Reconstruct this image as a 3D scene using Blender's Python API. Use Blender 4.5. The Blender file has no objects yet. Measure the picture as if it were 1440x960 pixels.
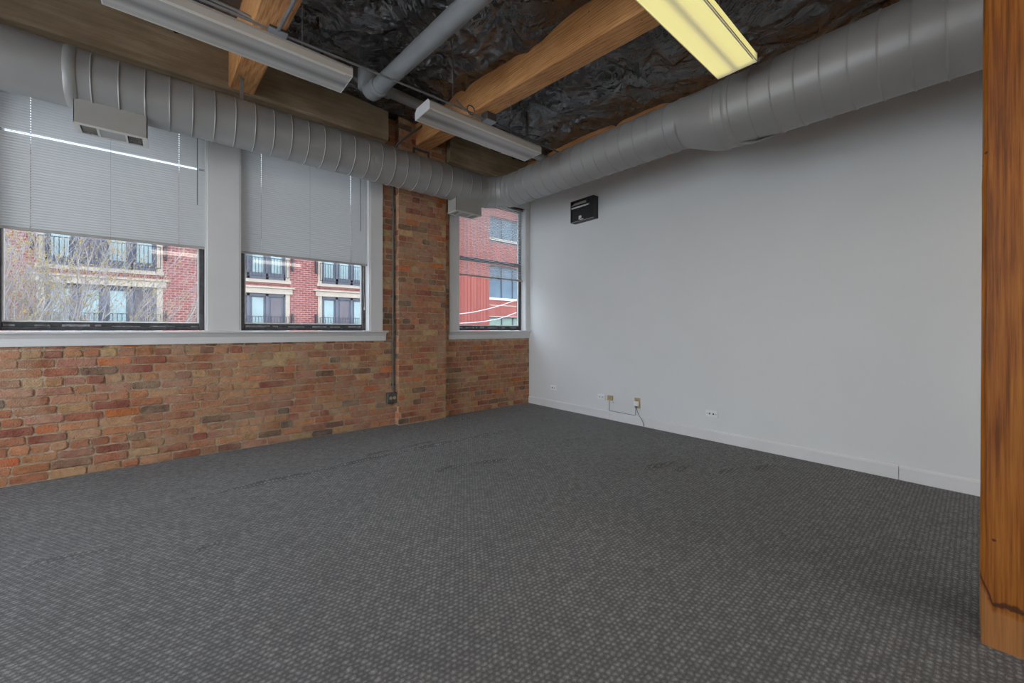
import bpy, math, random
import numpy as np
from mathutils import Vector, Matrix, noise
random.seed(7)
scene = bpy.context.scene
col = scene.collection
R = math.radians

# ------------------------------------------------------------------ materials
def new_mat(name):
    m = bpy.data.materials.new(name); m.use_nodes = True
    nt = m.node_tree; nt.nodes.clear()
    out = nt.nodes.new('ShaderNodeOutputMaterial')
    return m, nt, out

def N(nt, kind, **kw):
    n = nt.nodes.new(kind)
    for k, v in kw.items():
        if k in n.inputs: n.inputs[k].default_value = v
        else: setattr(n, k, v)
    return n

def ramp(nt, stops, interp='LINEAR'):
    n = nt.nodes.new('ShaderNodeValToRGB'); cr = n.color_ramp; cr.interpolation = interp
    while len(cr.elements) < len(stops): cr.elements.new(0.5)
    for e, (p, c) in zip(cr.elements, stops):
        e.position = p; e.color = (*c, 1) if len(c) == 3 else c
    return n

def simple(name, color, rough=0.5, metal=0.0, var=0.06, scale=8.0, bump=0.0, bscale=60.0, spec=0.5, coords='Object'):
    """plain surface with slight procedural variation"""
    m, nt, out = new_mat(name); L = nt.links.new
    p = N(nt, 'ShaderNodeBsdfPrincipled', Roughness=rough, Metallic=metal)
    p.inputs['Specular IOR Level'].default_value = spec
    tc = N(nt, 'ShaderNodeTexCoord')
    nz = N(nt, 'ShaderNodeTexNoise', Scale=scale, Detail=5.0)
    L(tc.outputs[coords], nz.inputs['Vector'])
    a = tuple(min(1, c*(1-var)) for c in color); b = tuple(min(1, c*(1+var)) for c in color)
    r = ramp(nt, [(0.3, a), (0.7, b)])
    L(nz.outputs['Fac'], r.inputs['Fac']); L(r.outputs['Color'], p.inputs['Base Color'])
    if bump:
        nb = N(nt, 'ShaderNodeTexNoise', Scale=bscale, Detail=4.0)
        L(tc.outputs[coords], nb.inputs['Vector'])
        bp = N(nt, 'ShaderNodeBump', Strength=bump, Distance=0.01)
        L(nb.outputs['Fac'], bp.inputs['Height']); L(bp.outputs['Normal'], p.inputs['Normal'])
    L(p.outputs['BSDF'], out.inputs['Surface'])
    return m

def mat_brick():
    m, nt, out = new_mat('old_common_brick'); L = nt.links.new
    p = N(nt, 'ShaderNodeBsdfPrincipled', Roughness=0.9); p.inputs['Specular IOR Level'].default_value = 0.25
    tc = N(nt, 'ShaderNodeTexCoord')
    at = N(nt, 'ShaderNodeAttribute', attribute_name='bc')
    n1 = N(nt, 'ShaderNodeTexNoise', Scale=22.0, Detail=8.0, Roughness=0.7)
    n2 = N(nt, 'ShaderNodeTexNoise', Scale=5.0, Detail=5.0, Roughness=0.6)
    n3 = N(nt, 'ShaderNodeTexNoise', Scale=120.0, Detail=3.0)
    for n in (n1, n2, n3): L(tc.outputs['Object'], n.inputs['Vector'])
    sp = ramp(nt, [(0.3, (0.62, 0.60, 0.58)), (0.55, (1, 1, 1)), (0.8, (1.2, 1.12, 1.0))])
    L(n1.outputs['Fac'], sp.inputs['Fac'])
    mul = N(nt, 'ShaderNodeMix', data_type='RGBA', blend_type='MULTIPLY'); mul.inputs[0].default_value = 1
    L(at.outputs['Color'], mul.inputs[6]); L(sp.outputs['Color'], mul.inputs[7])
    # sandy dust and old mortar smears
    dm = ramp(nt, [(0.44, (0, 0, 0)), (0.66, (1, 1, 1))]); L(n2.outputs['Fac'], dm.inputs['Fac'])
    sc = N(nt, 'ShaderNodeMath', operation='MULTIPLY'); L(dm.outputs['Color'], sc.inputs[0]); sc.inputs[1].default_value = 0.55
    mx = N(nt, 'ShaderNodeMix', data_type='RGBA'); L(sc.outputs[0], mx.inputs[0]); L(mul.outputs[2], mx.inputs[6]); mx.inputs[7].default_value = (0.52, 0.36, 0.24, 1)
    # small dark pits
    pit = ramp(nt, [(0.26, (0.25, 0.2, 0.18)), (0.36, (1, 1, 1))]); L(n3.outputs['Fac'], pit.inputs['Fac'])
    m2 = N(nt, 'ShaderNodeMix', data_type='RGBA', blend_type='MULTIPLY'); m2.inputs[0].default_value = 1
    L(mx.outputs[2], m2.inputs[6]); L(pit.outputs['Color'], m2.inputs[7]); L(m2.outputs[2], p.inputs['Base Color'])
    add = N(nt, 'ShaderNodeMath', operation='ADD'); L(n1.outputs['Fac'], add.inputs[0]); L(n3.outputs['Fac'], add.inputs[1])
    bp = N(nt, 'ShaderNodeBump', Strength=0.8, Distance=0.008); L(add.outputs[0], bp.inputs['Height']); L(bp.outputs['Normal'], p.inputs['Normal'])
    L(p.outputs['BSDF'], out.inputs['Surface'])
    return m

def mat_mortar(name, c1, c2, scale=14.0, bump=0.8):
    m, nt, out = new_mat(name); L = nt.links.new
    p = N(nt, 'ShaderNodeBsdfPrincipled', Roughness=0.95); p.inputs['Specular IOR Level'].default_value = 0.2
    tc = N(nt, 'ShaderNodeTexCoord')
    n1 = N(nt, 'ShaderNodeTexNoise', Scale=scale, Detail=8.0, Roughness=0.7); L(tc.outputs['Object'], n1.inputs['Vector'])
    n2 = N(nt, 'ShaderNodeTexNoise', Scale=90.0, Detail=4.0); L(tc.outputs['Object'], n2.inputs['Vector'])
    r = ramp(nt, [(0.3, c1), (0.7, c2)]); L(n1.outputs['Fac'], r.inputs['Fac']); L(r.outputs['Color'], p.inputs['Base Color'])
    ad = N(nt, 'ShaderNodeMath', operation='ADD'); L(n1.outputs['Fac'], ad.inputs[0]); L(n2.outputs['Fac'], ad.inputs[1])
    bp = N(nt, 'ShaderNodeBump', Strength=bump, Distance=0.01); L(ad.outputs[0], bp.inputs['Height']); L(bp.outputs['Normal'], p.inputs['Normal'])
    L(p.outputs['BSDF'], out.inputs['Surface']); return m

def mat_concrete():
    """board-formed tan concrete: streaks along x"""
    m, nt, out = new_mat('board_formed_concrete'); L = nt.links.new
    p = N(nt, 'ShaderNodeBsdfPrincipled', Roughness=0.9); p.inputs['Specular IOR Level'].default_value = 0.2
    tc = N(nt, 'ShaderNodeTexCoord')
    mp = N(nt, 'ShaderNodeMapping'); mp.inputs['Scale'].default_value = (1.2, 14, 14); L(tc.outputs['Object'], mp.inputs['Vector'])
    n1 = N(nt, 'ShaderNodeTexNoise', Scale=1.5, Detail=8.0, Roughness=0.65); L(mp.outputs[0], n1.inputs['Vector'])
    n2 = N(nt, 'ShaderNodeTexNoise', Scale=3.0, Detail=6.0); L(tc.outputs['Object'], n2.inputs['Vector'])
    ad = N(nt, 'ShaderNodeMath', operation='ADD'); L(n1.outputs['Fac'], ad.inputs[0]); L(n2.outputs['Fac'], ad.inputs[1])
    r = ramp(nt, [(0.30, (0.18, 0.13, 0.078)), (0.5, (0.29, 0.215, 0.135)), (0.68, (0.42, 0.33, 0.22))])
    hf = N(nt, 'ShaderNodeMath', operation='MULTIPLY'); L(ad.outputs[0], hf.inputs[0]); hf.inputs[1].default_value = 0.5
    L(hf.outputs[0], r.inputs['Fac']); L(r.outputs['Color'], p.inputs['Base Color'])
    bp = N(nt, 'ShaderNodeBump', Strength=0.7, Distance=0.01); L(n1.outputs['Fac'], bp.inputs['Height']); L(bp.outputs['Normal'], p.inputs['Normal'])
    L(p.outputs['BSDF'], out.inputs['Surface']); return m

def mat_wood(name, c1, c2, c3, axis, stain=False, gloss=0.55):
    """long straight grain along axis ('y' or 'z'), knots and nail holes"""
    m, nt, out = new_mat(name); L = nt.links.new
    p = N(nt, 'ShaderNodeBsdfPrincipled', Roughness=gloss); p.inputs['Specular IOR Level'].default_value = 0.35
    tc = N(nt, 'ShaderNodeTexCoord')
    def stretched(a, b):
        mp = N(nt, 'ShaderNodeMapping')
        s = {'y': (a, b, a), 'z': (a, a, b), 'x': (b, a, a)}[axis]
        mp.inputs['Scale'].default_value = s; L(tc.outputs['Object'], mp.inputs['Vector']); return mp
    wv = stretched(1.0, 0.08)
    dn = N(nt, 'ShaderNodeTexNoise', Scale=3.0, Detail=3.0); L(wv.outputs[0], dn.inputs['Vector'])
    mixv = N(nt, 'ShaderNodeMix', data_type='RGBA', blend_type='ADD'); mixv.inputs[0].default_value = 0.12
    L(wv.outputs[0], mixv.inputs[6]); L(dn.outputs['Color'], mixv.inputs[7])
    wt = N(nt, 'ShaderNodeTexWave', wave_type='RINGS', rings_direction='X' if axis == 'x' else ('Y' if axis == 'y' else 'Z'))
    wt.inputs['Scale'].default_value = 16.0; wt.inputs['Distortion'].default_value = 3.5; wt.inputs['Detail'].default_value = 3.0; wt.inputs['Detail Scale'].default_value = 1.5
    L(mixv.outputs[2], wt.inputs['Vector'])
    fine = stretched(120.0, 3.0)
    fn = N(nt, 'ShaderNodeTexNoise', Scale=1.0, Detail=5.0, Roughness=0.6); L(fine.outputs[0], fn.inputs['Vector'])
    a1 = N(nt, 'ShaderNodeMath', operation='MULTIPLY_ADD'); L(fn.outputs['Fac'], a1.inputs[0]); a1.inputs[1].default_value = 0.85
    w2 = N(nt, 'ShaderNodeMath', operation='MULTIPLY'); L(wt.outputs['Fac'], w2.inputs[0]); w2.inputs[1].default_value = 0.16
    L(w2.outputs[0], a1.inputs[2])
    r = ramp(nt, [(0.34, c1), (0.48, c2), (0.66, c3)]); L(a1.outputs[0], r.inputs['Fac'])
    # knots / nail holes: sparse dark dots
    vo = N(nt, 'ShaderNodeTexVoronoi', Scale=13.0, Randomness=1.0); L(tc.outputs['Object'], vo.inputs['Vector'])
    kr = ramp(nt, [(0.05, (0.10, 0.05, 0.03)), (0.085, (1, 1, 1))]); L(vo.outputs['Distance'], kr.inputs['Fac'])
    mu = N(nt, 'ShaderNodeMix', data_type='RGBA', blend_type='MULTIPLY'); mu.inputs[0].default_value = 0.85
    L(r.outputs['Color'], mu.inputs[6]); L(kr.outputs['Color'], mu.inputs[7])
    big = N(nt, 'ShaderNodeTexNoise', Scale=2.2, Detail=3.0); L(tc.outputs['Object'], big.inputs['Vector'])
    br = ramp(nt, [(0.3, (0.8, 0.76, 0.72)), (0.7, (1.08, 1.08, 1.08))]); L(big.outputs['Fac'], br.inputs['Fac'])
    m3 = N(nt, 'ShaderNodeMix', data_type='RGBA', blend_type='MULTIPLY'); m3.inputs[0].default_value = 1
    L(mu.outputs[2], m3.inputs[6]); L(br.outputs['Color'], m3.inputs[7])
    last = m3.outputs[2]
    if stain:   # old water mark: a jagged dark line near the foot, paler scuffed wood below
        sep = N(nt, 'ShaderNodeSeparateXYZ'); L(tc.outputs['Object'], sep.inputs[0])
        jn = N(nt, 'ShaderNodeTexNoise', Scale=28.0, Detail=4.0); L(tc.outputs['Object'], jn.inputs['Vector'])
        # line height = 0.155 + 2.2*max(0, y+0.035) + jitter
        ya = N(nt, 'ShaderNodeMath', operation='ADD'); L(sep.outputs['Y'], ya.inputs[0]); ya.inputs[1].default_value = 0.035
        ym = N(nt, 'ShaderNodeMath', operation='MAXIMUM'); L(ya.outputs[0], ym.inputs[0]); ym.inputs[1].default_value = 0
        yh = N(nt, 'ShaderNodeMath', operation='MULTIPLY_ADD'); L(ym.outputs[0], yh.inputs[0]); yh.inputs[1].default_value = 3.0; yh.inputs[2].default_value = 0.135
        jh = N(nt, 'ShaderNodeMath', operation='MULTIPLY_ADD'); L(jn.outputs['Fac'], jh.inputs[0]); jh.inputs[1].default_value = 0.05; L(yh.outputs[0], jh.inputs[2])
        df = N(nt, 'ShaderNodeMath', operation='SUBTRACT'); L(sep.outputs['Z'], df.inputs[0]); L(jh.outputs[0], df.inputs[1])
        ab = N(nt, 'ShaderNodeMath', operation='ABSOLUTE'); L(df.outputs[0], ab.inputs[0])
        mr = N(nt, 'ShaderNodeMapRange'); mr.inputs['From Min'].default_value = 0.006; mr.inputs['From Max'].default_value = 0.014
        mr.inputs['To Min'].default_value = 0.88; mr.inputs['To Max'].default_value = 0.0; L(ab.outputs[0], mr.inputs['Value'])
        sm = N(nt, 'ShaderNodeMix', data_type='RGBA'); L(mr.outputs[0], sm.inputs[0]); L(last, sm.inputs[6]); sm.inputs[7].default_value = (0.05, 0.015, 0.006, 1)
        lt = N(nt, 'ShaderNodeMapRange'); lt.inputs['From Min'].default_value = -0.02; lt.inputs['From Max'].default_value = -0.035
        lt.inputs['To Min'].default_value = 0.0; lt.inputs['To Max'].default_value = 0.35; L(df.outputs[0], lt.inputs['Value'])
        s2 = N(nt, 'ShaderNodeMix', data_type='RGBA'); L(lt.outputs[0], s2.inputs[0]); L(sm.outputs[2], s2.inputs[6]); s2.inputs[7].default_value = (0.50, 0.26, 0.11, 1)
        last = s2.outputs[2]
    L(last, p.inputs['Base Color'])
    bp = N(nt, 'ShaderNodeBump', Strength=0.25, Distance=0.004); L(a1.outputs[0], bp.inputs['Height']); L(bp.outputs['Normal'], p.inputs['Normal'])
    L(p.outputs['BSDF'], out.inputs['Surface']); return m

def mat_carpet():
    m, nt, out = new_mat('loop_pile_carpet'); L = nt.links.new
    p = N(nt, 'ShaderNodeBsdfPrincipled', Roughness=0.75)
    p.inputs['Specular IOR Level'].default_value = 0.45
    p.inputs['Sheen Weight'].default_value = 0.35; p.inputs['Sheen Roughness'].default_value = 0.4
    tc = N(nt, 'ShaderNodeTexCoord')
    wn = N(nt, 'ShaderNodeTexNoise', Scale=38.0, Detail=3.0); L(tc.outputs['Object'], wn.inputs['Vector'])
    wj = N(nt, 'ShaderNodeMix', data_type='RGBA', blend_type='LINEAR_LIGHT'); wj.inputs[0].default_value = 0.010
    L(tc.outputs['Object'], wj.inputs[6]); L(wn.outputs['Color'], wj.inputs[7])
    mp = N(nt, 'ShaderNodeMapping'); mp.inputs['Scale'].default_value = (1/0.025, 1/0.020, 1.0); L(wj.outputs[2], mp.inputs['Vector'])
    sep = N(nt, 'ShaderNodeSeparateXYZ'); L(mp.outputs[0], sep.inputs[0])
    def M(op, a, b=None, c=None):
        n = N(nt, 'ShaderNodeMath', operation=op)
        for i, v in enumerate((a, b, c)):
            if v is None: continue
            if isinstance(v, (int, float)): n.inputs[i].default_value = v
            else: L(v, n.inputs[i])
        return n.outputs[0]
    row = M('FLOOR', sep.outputs['Y'])
    # each row shifts by a random-ish amount (0.5 alternating + drift)
    sh = M('MULTIPLY', row, 0.46)
    ux = M('ADD', sep.outputs['X'], sh)
    fx = M('SUBTRACT', M('FRACT', ux), 0.5)
    fy = M('SUBTRACT', M('FRACT', sep.outputs['Y']), 0.5)
    d = M('SQRT', M('ADD', M('MULTIPLY', fx, fx), M('MULTIPLY', fy, fy)))
    hgt = M('SUBTRACT', 1.0, M('MULTIPLY', d, 1.75))
    cmb = N(nt, 'ShaderNodeCombineXYZ'); L(M('FLOOR', ux), cmb.inputs['X']); L(row, cmb.inputs['Y'])
    wh = N(nt, 'ShaderNodeTexWhiteNoise', noise_dimensions='2D'); L(cmb.outputs[0], wh.inputs['Vector'])
    yarn = N(nt, 'ShaderNodeTexNoise', Scale=300.0, Detail=3.0, Roughness=0.75); L(tc.outputs['Object'], yarn.inputs['Vector'])
    v = M('ADD', M('MULTIPLY', hgt, 0.52), M('ADD', M('MULTIPLY', wh.outputs['Value'], 0.24), M('MULTIPLY', M('SUBTRACT', yarn.outputs['Fac'], 0.5), 2.0)))
    r = ramp(nt, [(0.0, (0.028, 0.0265, 0.026)), (0.25, (0.080, 0.076, 0.074)), (0.52, (0.235, 0.227, 0.222)), (0.85, (0.56, 0.545, 0.53))])
    L(v, r.inputs['Fac'])
    big = N(nt, 'ShaderNodeTexNoise', Scale=1.3, Detail=4.0); L(tc.outputs['Object'], big.inputs['Vector'])
    br = ramp(nt, [(0.3, (0.88, 0.87, 0.86)), (0.7, (1.06, 1.06, 1.06))]); L(big.outputs['Fac'], br.inputs['Fac'])
    mu = N(nt, 'ShaderNodeMix', data_type='RGBA', blend_type='MULTIPLY'); mu.inputs[0].default_value = 1
    L(r.outputs['Color'], mu.inputs[6]); L(br.outputs['Color'], mu.inputs[7])
    # a few small dark spots
    vo = N(nt, 'ShaderNodeTexVoronoi', Scale=1.1, Randomness=1.0); L(wj.outputs[2], vo.inputs['Vector'])
    sr = ramp(nt, [(0.02, (0.45, 0.42, 0.40)), (0.045, (1, 1, 1))]); L(vo.outputs['Distance'], sr.inputs['Fac'])
    m2 = N(nt, 'ShaderNodeMix', data_type='RGBA', blend_type='MULTIPLY'); m2.inputs[0].default_value = 1
    L(mu.outputs[2], m2.inputs[6]); L(sr.outputs['Color'], m2.inputs[7])
    L(m2.outputs[2], p.inputs['Base Color'])
    bp = N(nt, 'ShaderNodeBump', Strength=0.9, Distance=0.006); L(v, bp.inputs['Height']); L(bp.outputs['Normal'], p.inputs['Normal'])
    L(p.outputs['BSDF'], out.inputs['Surface']); return m

def mat_plastic():
    m, nt, out = new_mat('black_insulation_film'); L = nt.links.new
    p = N(nt, 'ShaderNodeBsdfPrincipled', Roughness=0.22); p.inputs['Base Color'].default_value = (0.022, 0.022, 0.025, 1); p.inputs['IOR'].default_value = 1.9
    p.inputs['Specular IOR Level'].default_value = 0.9
    tc = N(nt, 'ShaderNodeTexCoord')
    n1 = N(nt, 'ShaderNodeTexNoise', Scale=2.4, Detail=4.0, Roughness=0.5, Distortion=1.8); L(tc.outputs['Object'], n1.inputs['Vector'])
    mp = N(nt, 'ShaderNodeMapping'); mp.inputs['Scale'].default_value = (9, 2.2, 4); mp.inputs['Rotation'].default_value = (0, 0, R(35)); L(tc.outputs['Object'], mp.inputs['Vector'])
    n2 = N(nt, 'ShaderNodeTexNoise', Scale=1.0, Detail=3.0, Roughness=0.5, Distortion=1.2); L(mp.outputs[0], n2.inputs['Vector'])
    n2.noise_type = 'RIDGED_MULTIFRACTAL'
    b1 = N(nt, 'ShaderNodeBump', Strength=1.0, Distance=0.09); L(n1.outputs['Fac'], b1.inputs['Height'])
    bp = N(nt, 'ShaderNodeBump', Strength=0.3, Distance=0.02); L(n2.outputs['Fac'], bp.inputs['Height']); L(b1.outputs['Normal'], bp.inputs['Normal']); L(bp.outputs['Normal'], p.inputs['Normal'])
    rr = N(nt, 'ShaderNodeTexNoise', Scale=6.0, Detail=4.0); L(tc.outputs['Object'], rr.inputs['Vector'])
    mr = N(nt, 'ShaderNodeMapRange'); mr.inputs['To Min'].default_value = 0.18; mr.inputs['To Max'].default_value = 0.36
    L(rr.outputs['Fac'], mr.inputs['Value']); L(mr.outputs[0], p.inputs['Roughness'])
    L(p.outputs['BSDF'], out.inputs['Surface']); return m

def mat_slat():
    m, nt, out = new_mat('aluminium_blind_slat'); L = nt.links.new
    p = N(nt, 'ShaderNodeBsdfPrincipled', Roughness=0.4); p.inputs['Base Color'].default_value = (0.66, 0.66, 0.64, 1)
    t = N(nt, 'ShaderNodeBsdfTranslucent'); t.inputs['Color'].default_value = (0.60, 0.66, 0.70, 1)
    mx = N(nt, 'ShaderNodeMixShader'); mx.inputs[0].default_value = 0.14
    L(p.outputs['BSDF'], mx.inputs[1]); L(t.outputs['BSDF'], mx.inputs[2]); L(mx.outputs[0], out.inputs['Surface']); return m

def mat_glass(tint=(0.93, 0.96, 0.97), gl=0.06):
    m, nt, out = new_mat('window_glass'); L = nt.links.new
    t = N(nt, 'ShaderNodeBsdfTransparent'); t.inputs['Color'].default_value = (*tint, 1)
    g = N(nt, 'ShaderNodeBsdfGlossy', Roughness=0.03)
    mx = N(nt, 'ShaderNodeMixShader'); mx.inputs[0].default_value = gl
    L(t.outputs[0], mx.inputs[1]); L(g.outputs[0], mx.inputs[2]); L(mx.outputs[0], out.inputs['Surface']); return m

def mat_lens(name, lit, strength=1.0):
    m, nt, out = new_mat(name); L = nt.links.new
    p = N(nt, 'ShaderNodeBsdfPrincipled', Roughness=0.28); p.inputs['Base Color'].default_value = (0.50, 0.47, 0.43, 1)
    tc = N(nt, 'ShaderNodeTexCoord')
    sep = N(nt, 'ShaderNodeSeparateXYZ'); L(tc.outputs['Object'], sep.inputs[0])
    def M(op, a, b=None):
        n = N(nt, 'ShaderNodeMath', operation=op)
        for i, v in enumerate((a, b)):
            if v is None: continue
            if isinstance(v, (int, float)): n.inputs[i].default_value = v
            else: L(v, n.inputs[i])
        return n.outputs[0]
    # fine prismatic ribs along the length
    wv = M('SINE', M('MULTIPLY', sep.outputs['Y'], 900.0))
    bp = N(nt, 'ShaderNodeBump', Strength=0.15, Distance=0.001); L(wv, bp.inputs['Height']); L(bp.outputs['Normal'], p.inputs['Normal'])
    else_ = not lit
    if else_:   # unlit: the two dull tubes and the darker gap between them show through the acrylic
        ay0 = M('ABSOLUTE', sep.outputs['Y'])
        r0 = ramp(nt, [(0.0, (0.22, 0.205, 0.19)), (0.18, (0.30, 0.28, 0.26)), (0.5, (0.52, 0.49, 0.45)), (0.8, (0.44, 0.42, 0.38)), (1.0, (0.56, 0.53, 0.48))])
        mr0 = N(nt, 'ShaderNodeMapRange'); mr0.inputs['From Max'].default_value = 0.122; L(ay0, mr0.inputs['Value'])
        L(mr0.outputs[0], r0.inputs['Fac']); L(r0.outputs['Color'], p.inputs['Base Color'])
    if lit:   # lit: tube glow painted into the emission as two bands, dimmer at the ends
        ay = M('ABSOLUTE', sep.outputs['Y'])
        dy = M('MAXIMUM', M('SUBTRACT', 0.050, ay), 0.0)
        ax = M('SUBTRACT', M('ABSOLUTE', sep.outputs['X']), 0.555)
        ax = M('MAXIMUM', ax, 0.0)
        dd = M('SQRT', M('ADD', M('MULTIPLY', dy, dy), M('MULTIPLY', ax, ax)))
        r = ramp(nt, [(0.0, (0.80, 0.72, 0.25)), (0.30, (0.74, 0.64, 0.24)), (0.62, (0.40, 0.36, 0.17)), (1.0, (0.28, 0.26, 0.14))])
        mr = N(nt, 'ShaderNodeMapRange'); mr.inputs['From Max'].default_value = 0.075; L(dd, mr.inputs['Value'])
        L(mr.outputs[0], r.inputs['Fac'])
        L(r.outputs['Color'], p.inputs['Emission Color']); p.inputs['Emission Strength'].default_value = strength
    L(p.outputs['BSDF'], out.inputs['Surface']); return m

def emit_mat(name, color, s):
    m, nt, out = new_mat(name)
    e = N(nt, 'ShaderNodeEmission'); e.inputs['Color'].default_value = (*color, 1); e.inputs['Strength'].default_value = s
    nt.links.new(e.outputs[0], out.inputs['Surface']); return m

def mat_facade_brick(name, c1, c2, mortar, scale=1.0):
    m, nt, out = new_mat(name); L = nt.links.new
    p = N(nt, 'ShaderNodeBsdfPrincipled', Roughness=0.9)
    tc = N(nt, 'ShaderNodeTexCoord')
    mp = N(nt, 'ShaderNodeMapping'); mp.inputs['Rotation'].default_value = (R(90), 0, 0); L(tc.outputs['Object'], mp.inputs['Vector'])
    b = N(nt, 'ShaderNodeTexBrick', Scale=1.0); b.inputs['Color1'].default_value = (*c1, 1); b.inputs['Color2'].default_value = (*c2, 1); b.inputs['Mortar'].default_value = (*mortar, 1)
    b.inputs['Brick Width'].default_value = 0.30*scale; b.inputs['Row Height'].default_value = 0.115*scale; b.inputs['Mortar Size'].default_value = 0.012*scale
    L(mp.outputs[0], b.inputs['Vector']); L(b.outputs['Color'], p.inputs['Base Color'])
    L(p.outputs['BSDF'], out.inputs['Surface']); return m

def mat_siding():
    m, nt, out = new_mat('red_ribbed_siding'); L = nt.links.new
    p = N(nt, 'ShaderNodeBsdfPrincipled', Roughness=0.6)
    tc = N(nt, 'ShaderNodeTexCoord')
    mp = N(nt, 'ShaderNodeMapping'); mp.inputs['Scale'].default_value = (2.2, 1, 0.05); L(tc.outputs['Object'], mp.inputs['Vector'])
    n1 = N(nt, 'ShaderNodeTexNoise', Scale=1.6, Detail=3.0); L(mp.outputs[0], n1.inputs['Vector'])
    r = ramp(nt, [(0.35, (0.36, 0.085, 0.065)), (0.65, (0.46, 0.125, 0.095))]); L(n1.outputs['Fac'], r.inputs['Fac']); L(r.outputs['Color'], p.inputs['Base Color'])
    L(p.outputs['BSDF'], out.inputs['Surface']); return m

M_ = {}
M_['brick'] = mat_brick()
M_['mortar'] = mat_mortar('sandy_mortar', (0.36, 0.25, 0.16), (0.60, 0.46, 0.33))
M_['concrete'] = mat_concrete()
M_['beam'] = mat_wood('fir_beam_wood', (0.46, 0.19, 0.06), (0.66, 0.31, 0.11), (0.78, 0.42, 0.18), 'y')
M_['beam_face'] = M_['beam']
M_['post'] = mat_wood('fir_post_wood', (0.17, 0.048, 0.004), (0.30, 0.092, 0.007), (0.42, 0.15, 0.018), 'z', stain=True, gloss=0.5)
M_['carpet'] = mat_carpet()
M_['film'] = mat_plastic()
M_['paint'] = simple('white_wall_paint', (0.785, 0.79, 0.775), 0.6, var=0.015, scale=1.5, bump=0.06, bscale=180)
M_['trim'] = simple('white_trim_paint', (0.74, 0.73, 0.72), 0.4, var=0.02, scale=3)
M_['base'] = simple('baseboard_paint', (0.78, 0.77, 0.76), 0.5, var=0.03, scale=4)
M_['duct'] = simple('grey_painted_duct', (0.35, 0.342, 0.325), 0.42, metal=0.15, var=0.05, scale=2.5, bump=0.03, bscale=25)
M_['seam'] = simple('grey_duct_seam', (0.22, 0.22, 0.215), 0.45, metal=0.2, var=0.05)
M_['diffuser'] = simple('diffuser_enamel', (0.36, 0.35, 0.32), 0.45, var=0.03)
M_['grille'] = simple('diffuser_grille_enamel', (0.62, 0.60, 0.55), 0.45, var=0.03)
M_['dark'] = simple('dark_void', (0.03, 0.028, 0.025), 0.8, var=0.1)
M_['slat'] = mat_slat()
M_['rail'] = simple('blind_rail_enamel', (0.42, 0.40, 0.37), 0.4, var=0.03)
M_['cord'] = simple('white_cord', (0.75, 0.75, 0.72), 0.7, var=0.05)
M_['darkcord'] = simple('grey_cord', (0.16, 0.17, 0.18), 0.7, var=0.05)
M_['frame'] = simple('bronze_window_frame', (0.065, 0.062, 0.065), 0.45, metal=0.3, var=0.35, scale=25)
M_['dirt'] = simple('weathered_glazing_seal', (0.30, 0.30, 0.30), 0.8, var=0.5, scale=40)
M_['glass'] = mat_glass((0.50, 0.51, 0.515), 0.045)
M_['clearglass'] = mat_glass((0.95, 0.96, 0.96), 0.05)
M_['housing'] = simple('fixture_white_enamel', (0.62, 0.62, 0.62), 0.4, var=0.02)
M_['lens'] = mat_lens('acrylic_lens_unlit', False)
M_['lens_lit'] = mat_lens('acrylic_lens_lit', True, 0.335)
M_['lens_fill'] = emit_mat('added_fill_lens', (1.0, 0.93, 0.84), 4.0)  # stronger glow for the unseen fixtures added to brighten the room
M_['edge'] = simple('acrylic_edge_glint', (0.80, 0.78, 0.72), 0.3, var=0.02)
M_['conduit'] = simple('galvanised_conduit', (0.30, 0.31, 0.32), 0.4, metal=0.6, var=0.12, scale=20)
M_['darkconduit'] = simple('dark_grey_conduit', (0.13, 0.125, 0.12), 0.5, metal=0.4, var=0.15, scale=20)
M_['box'] = simple('steel_box_cover', (0.36, 0.38, 0.40), 0.4, metal=0.5, var=0.06)
M_['pipe'] = simple('grey_painted_pipe', (0.30, 0.315, 0.32), 0.4, var=0.05, scale=6)
M_['black'] = simple('black_housing', (0.028, 0.028, 0.032), 0.4, var=0.1)
M_['plate'] = simple('white_outlet_plastic', (0.90, 0.90, 0.88), 0.35, var=0.02)
M_['ivory'] = simple('yellowed_plastic', (0.55, 0.43, 0.24), 0.45, var=0.05)
M_['slot'] = simple('slot_black', (0.03, 0.03, 0.03), 0.6)
M_['teal'] = simple('teal_port', (0.02, 0.22, 0.30), 0.5)
M_['fab'] = mat_facade_brick('facade_red_brick', (0.40, 0.115, 0.095), (0.30, 0.075, 0.065), (0.50, 0.40, 0.38))
M_['stone'] = simple('facade_limestone', (0.62, 0.52, 0.42), 0.8, var=0.05, scale=3)
M_['bayframe'] = simple('bay_grey_metal', (0.17, 0.18, 0.22), 0.5, var=0.06, scale=2)
M_['bayglass'] = simple('facade_window_glass', (0.42, 0.55, 0.55), 0.2, var=0.12, scale=1.4, spec=0.8)
M_['bayglass2'] = simple('facade_dark_glass', (0.18, 0.15, 0.17), 0.2, var=0.2, scale=1.4, spec=0.8)
M_['blueglass'] = simple('facade_blue_glass', (0.12, 0.19, 0.25), 0.15, var=0.25, scale=0.9, spec=0.8)
M_['greenglass'] = simple('facade_green_glass', (0.30, 0.42, 0.34), 0.2, var=0.1)
M_['railing'] = simple('railing_dark_iron', (0.06, 0.065, 0.08), 0.5)
M_['siding'] = mat_siding()
M_['bark'] = simple('pale_bark', (0.50, 0.48, 0.48), 0.85, var=0.3, scale=5)
M_['twig'] = simple('grey_twig', (0.46, 0.43, 0.43), 0.85, var=0.25, scale=3)
M_['bud'] = simple('yellow_bud', (0.48, 0.36, 0.12), 0.8, var=0.2, scale=30)
M_['pale_bounce_ground'] = simple('pale_bounce_ground', (0.30, 0.295, 0.285), 0.9, var=0.15, scale=2)  # unseen street, made pale to bounce more light into the room
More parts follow.
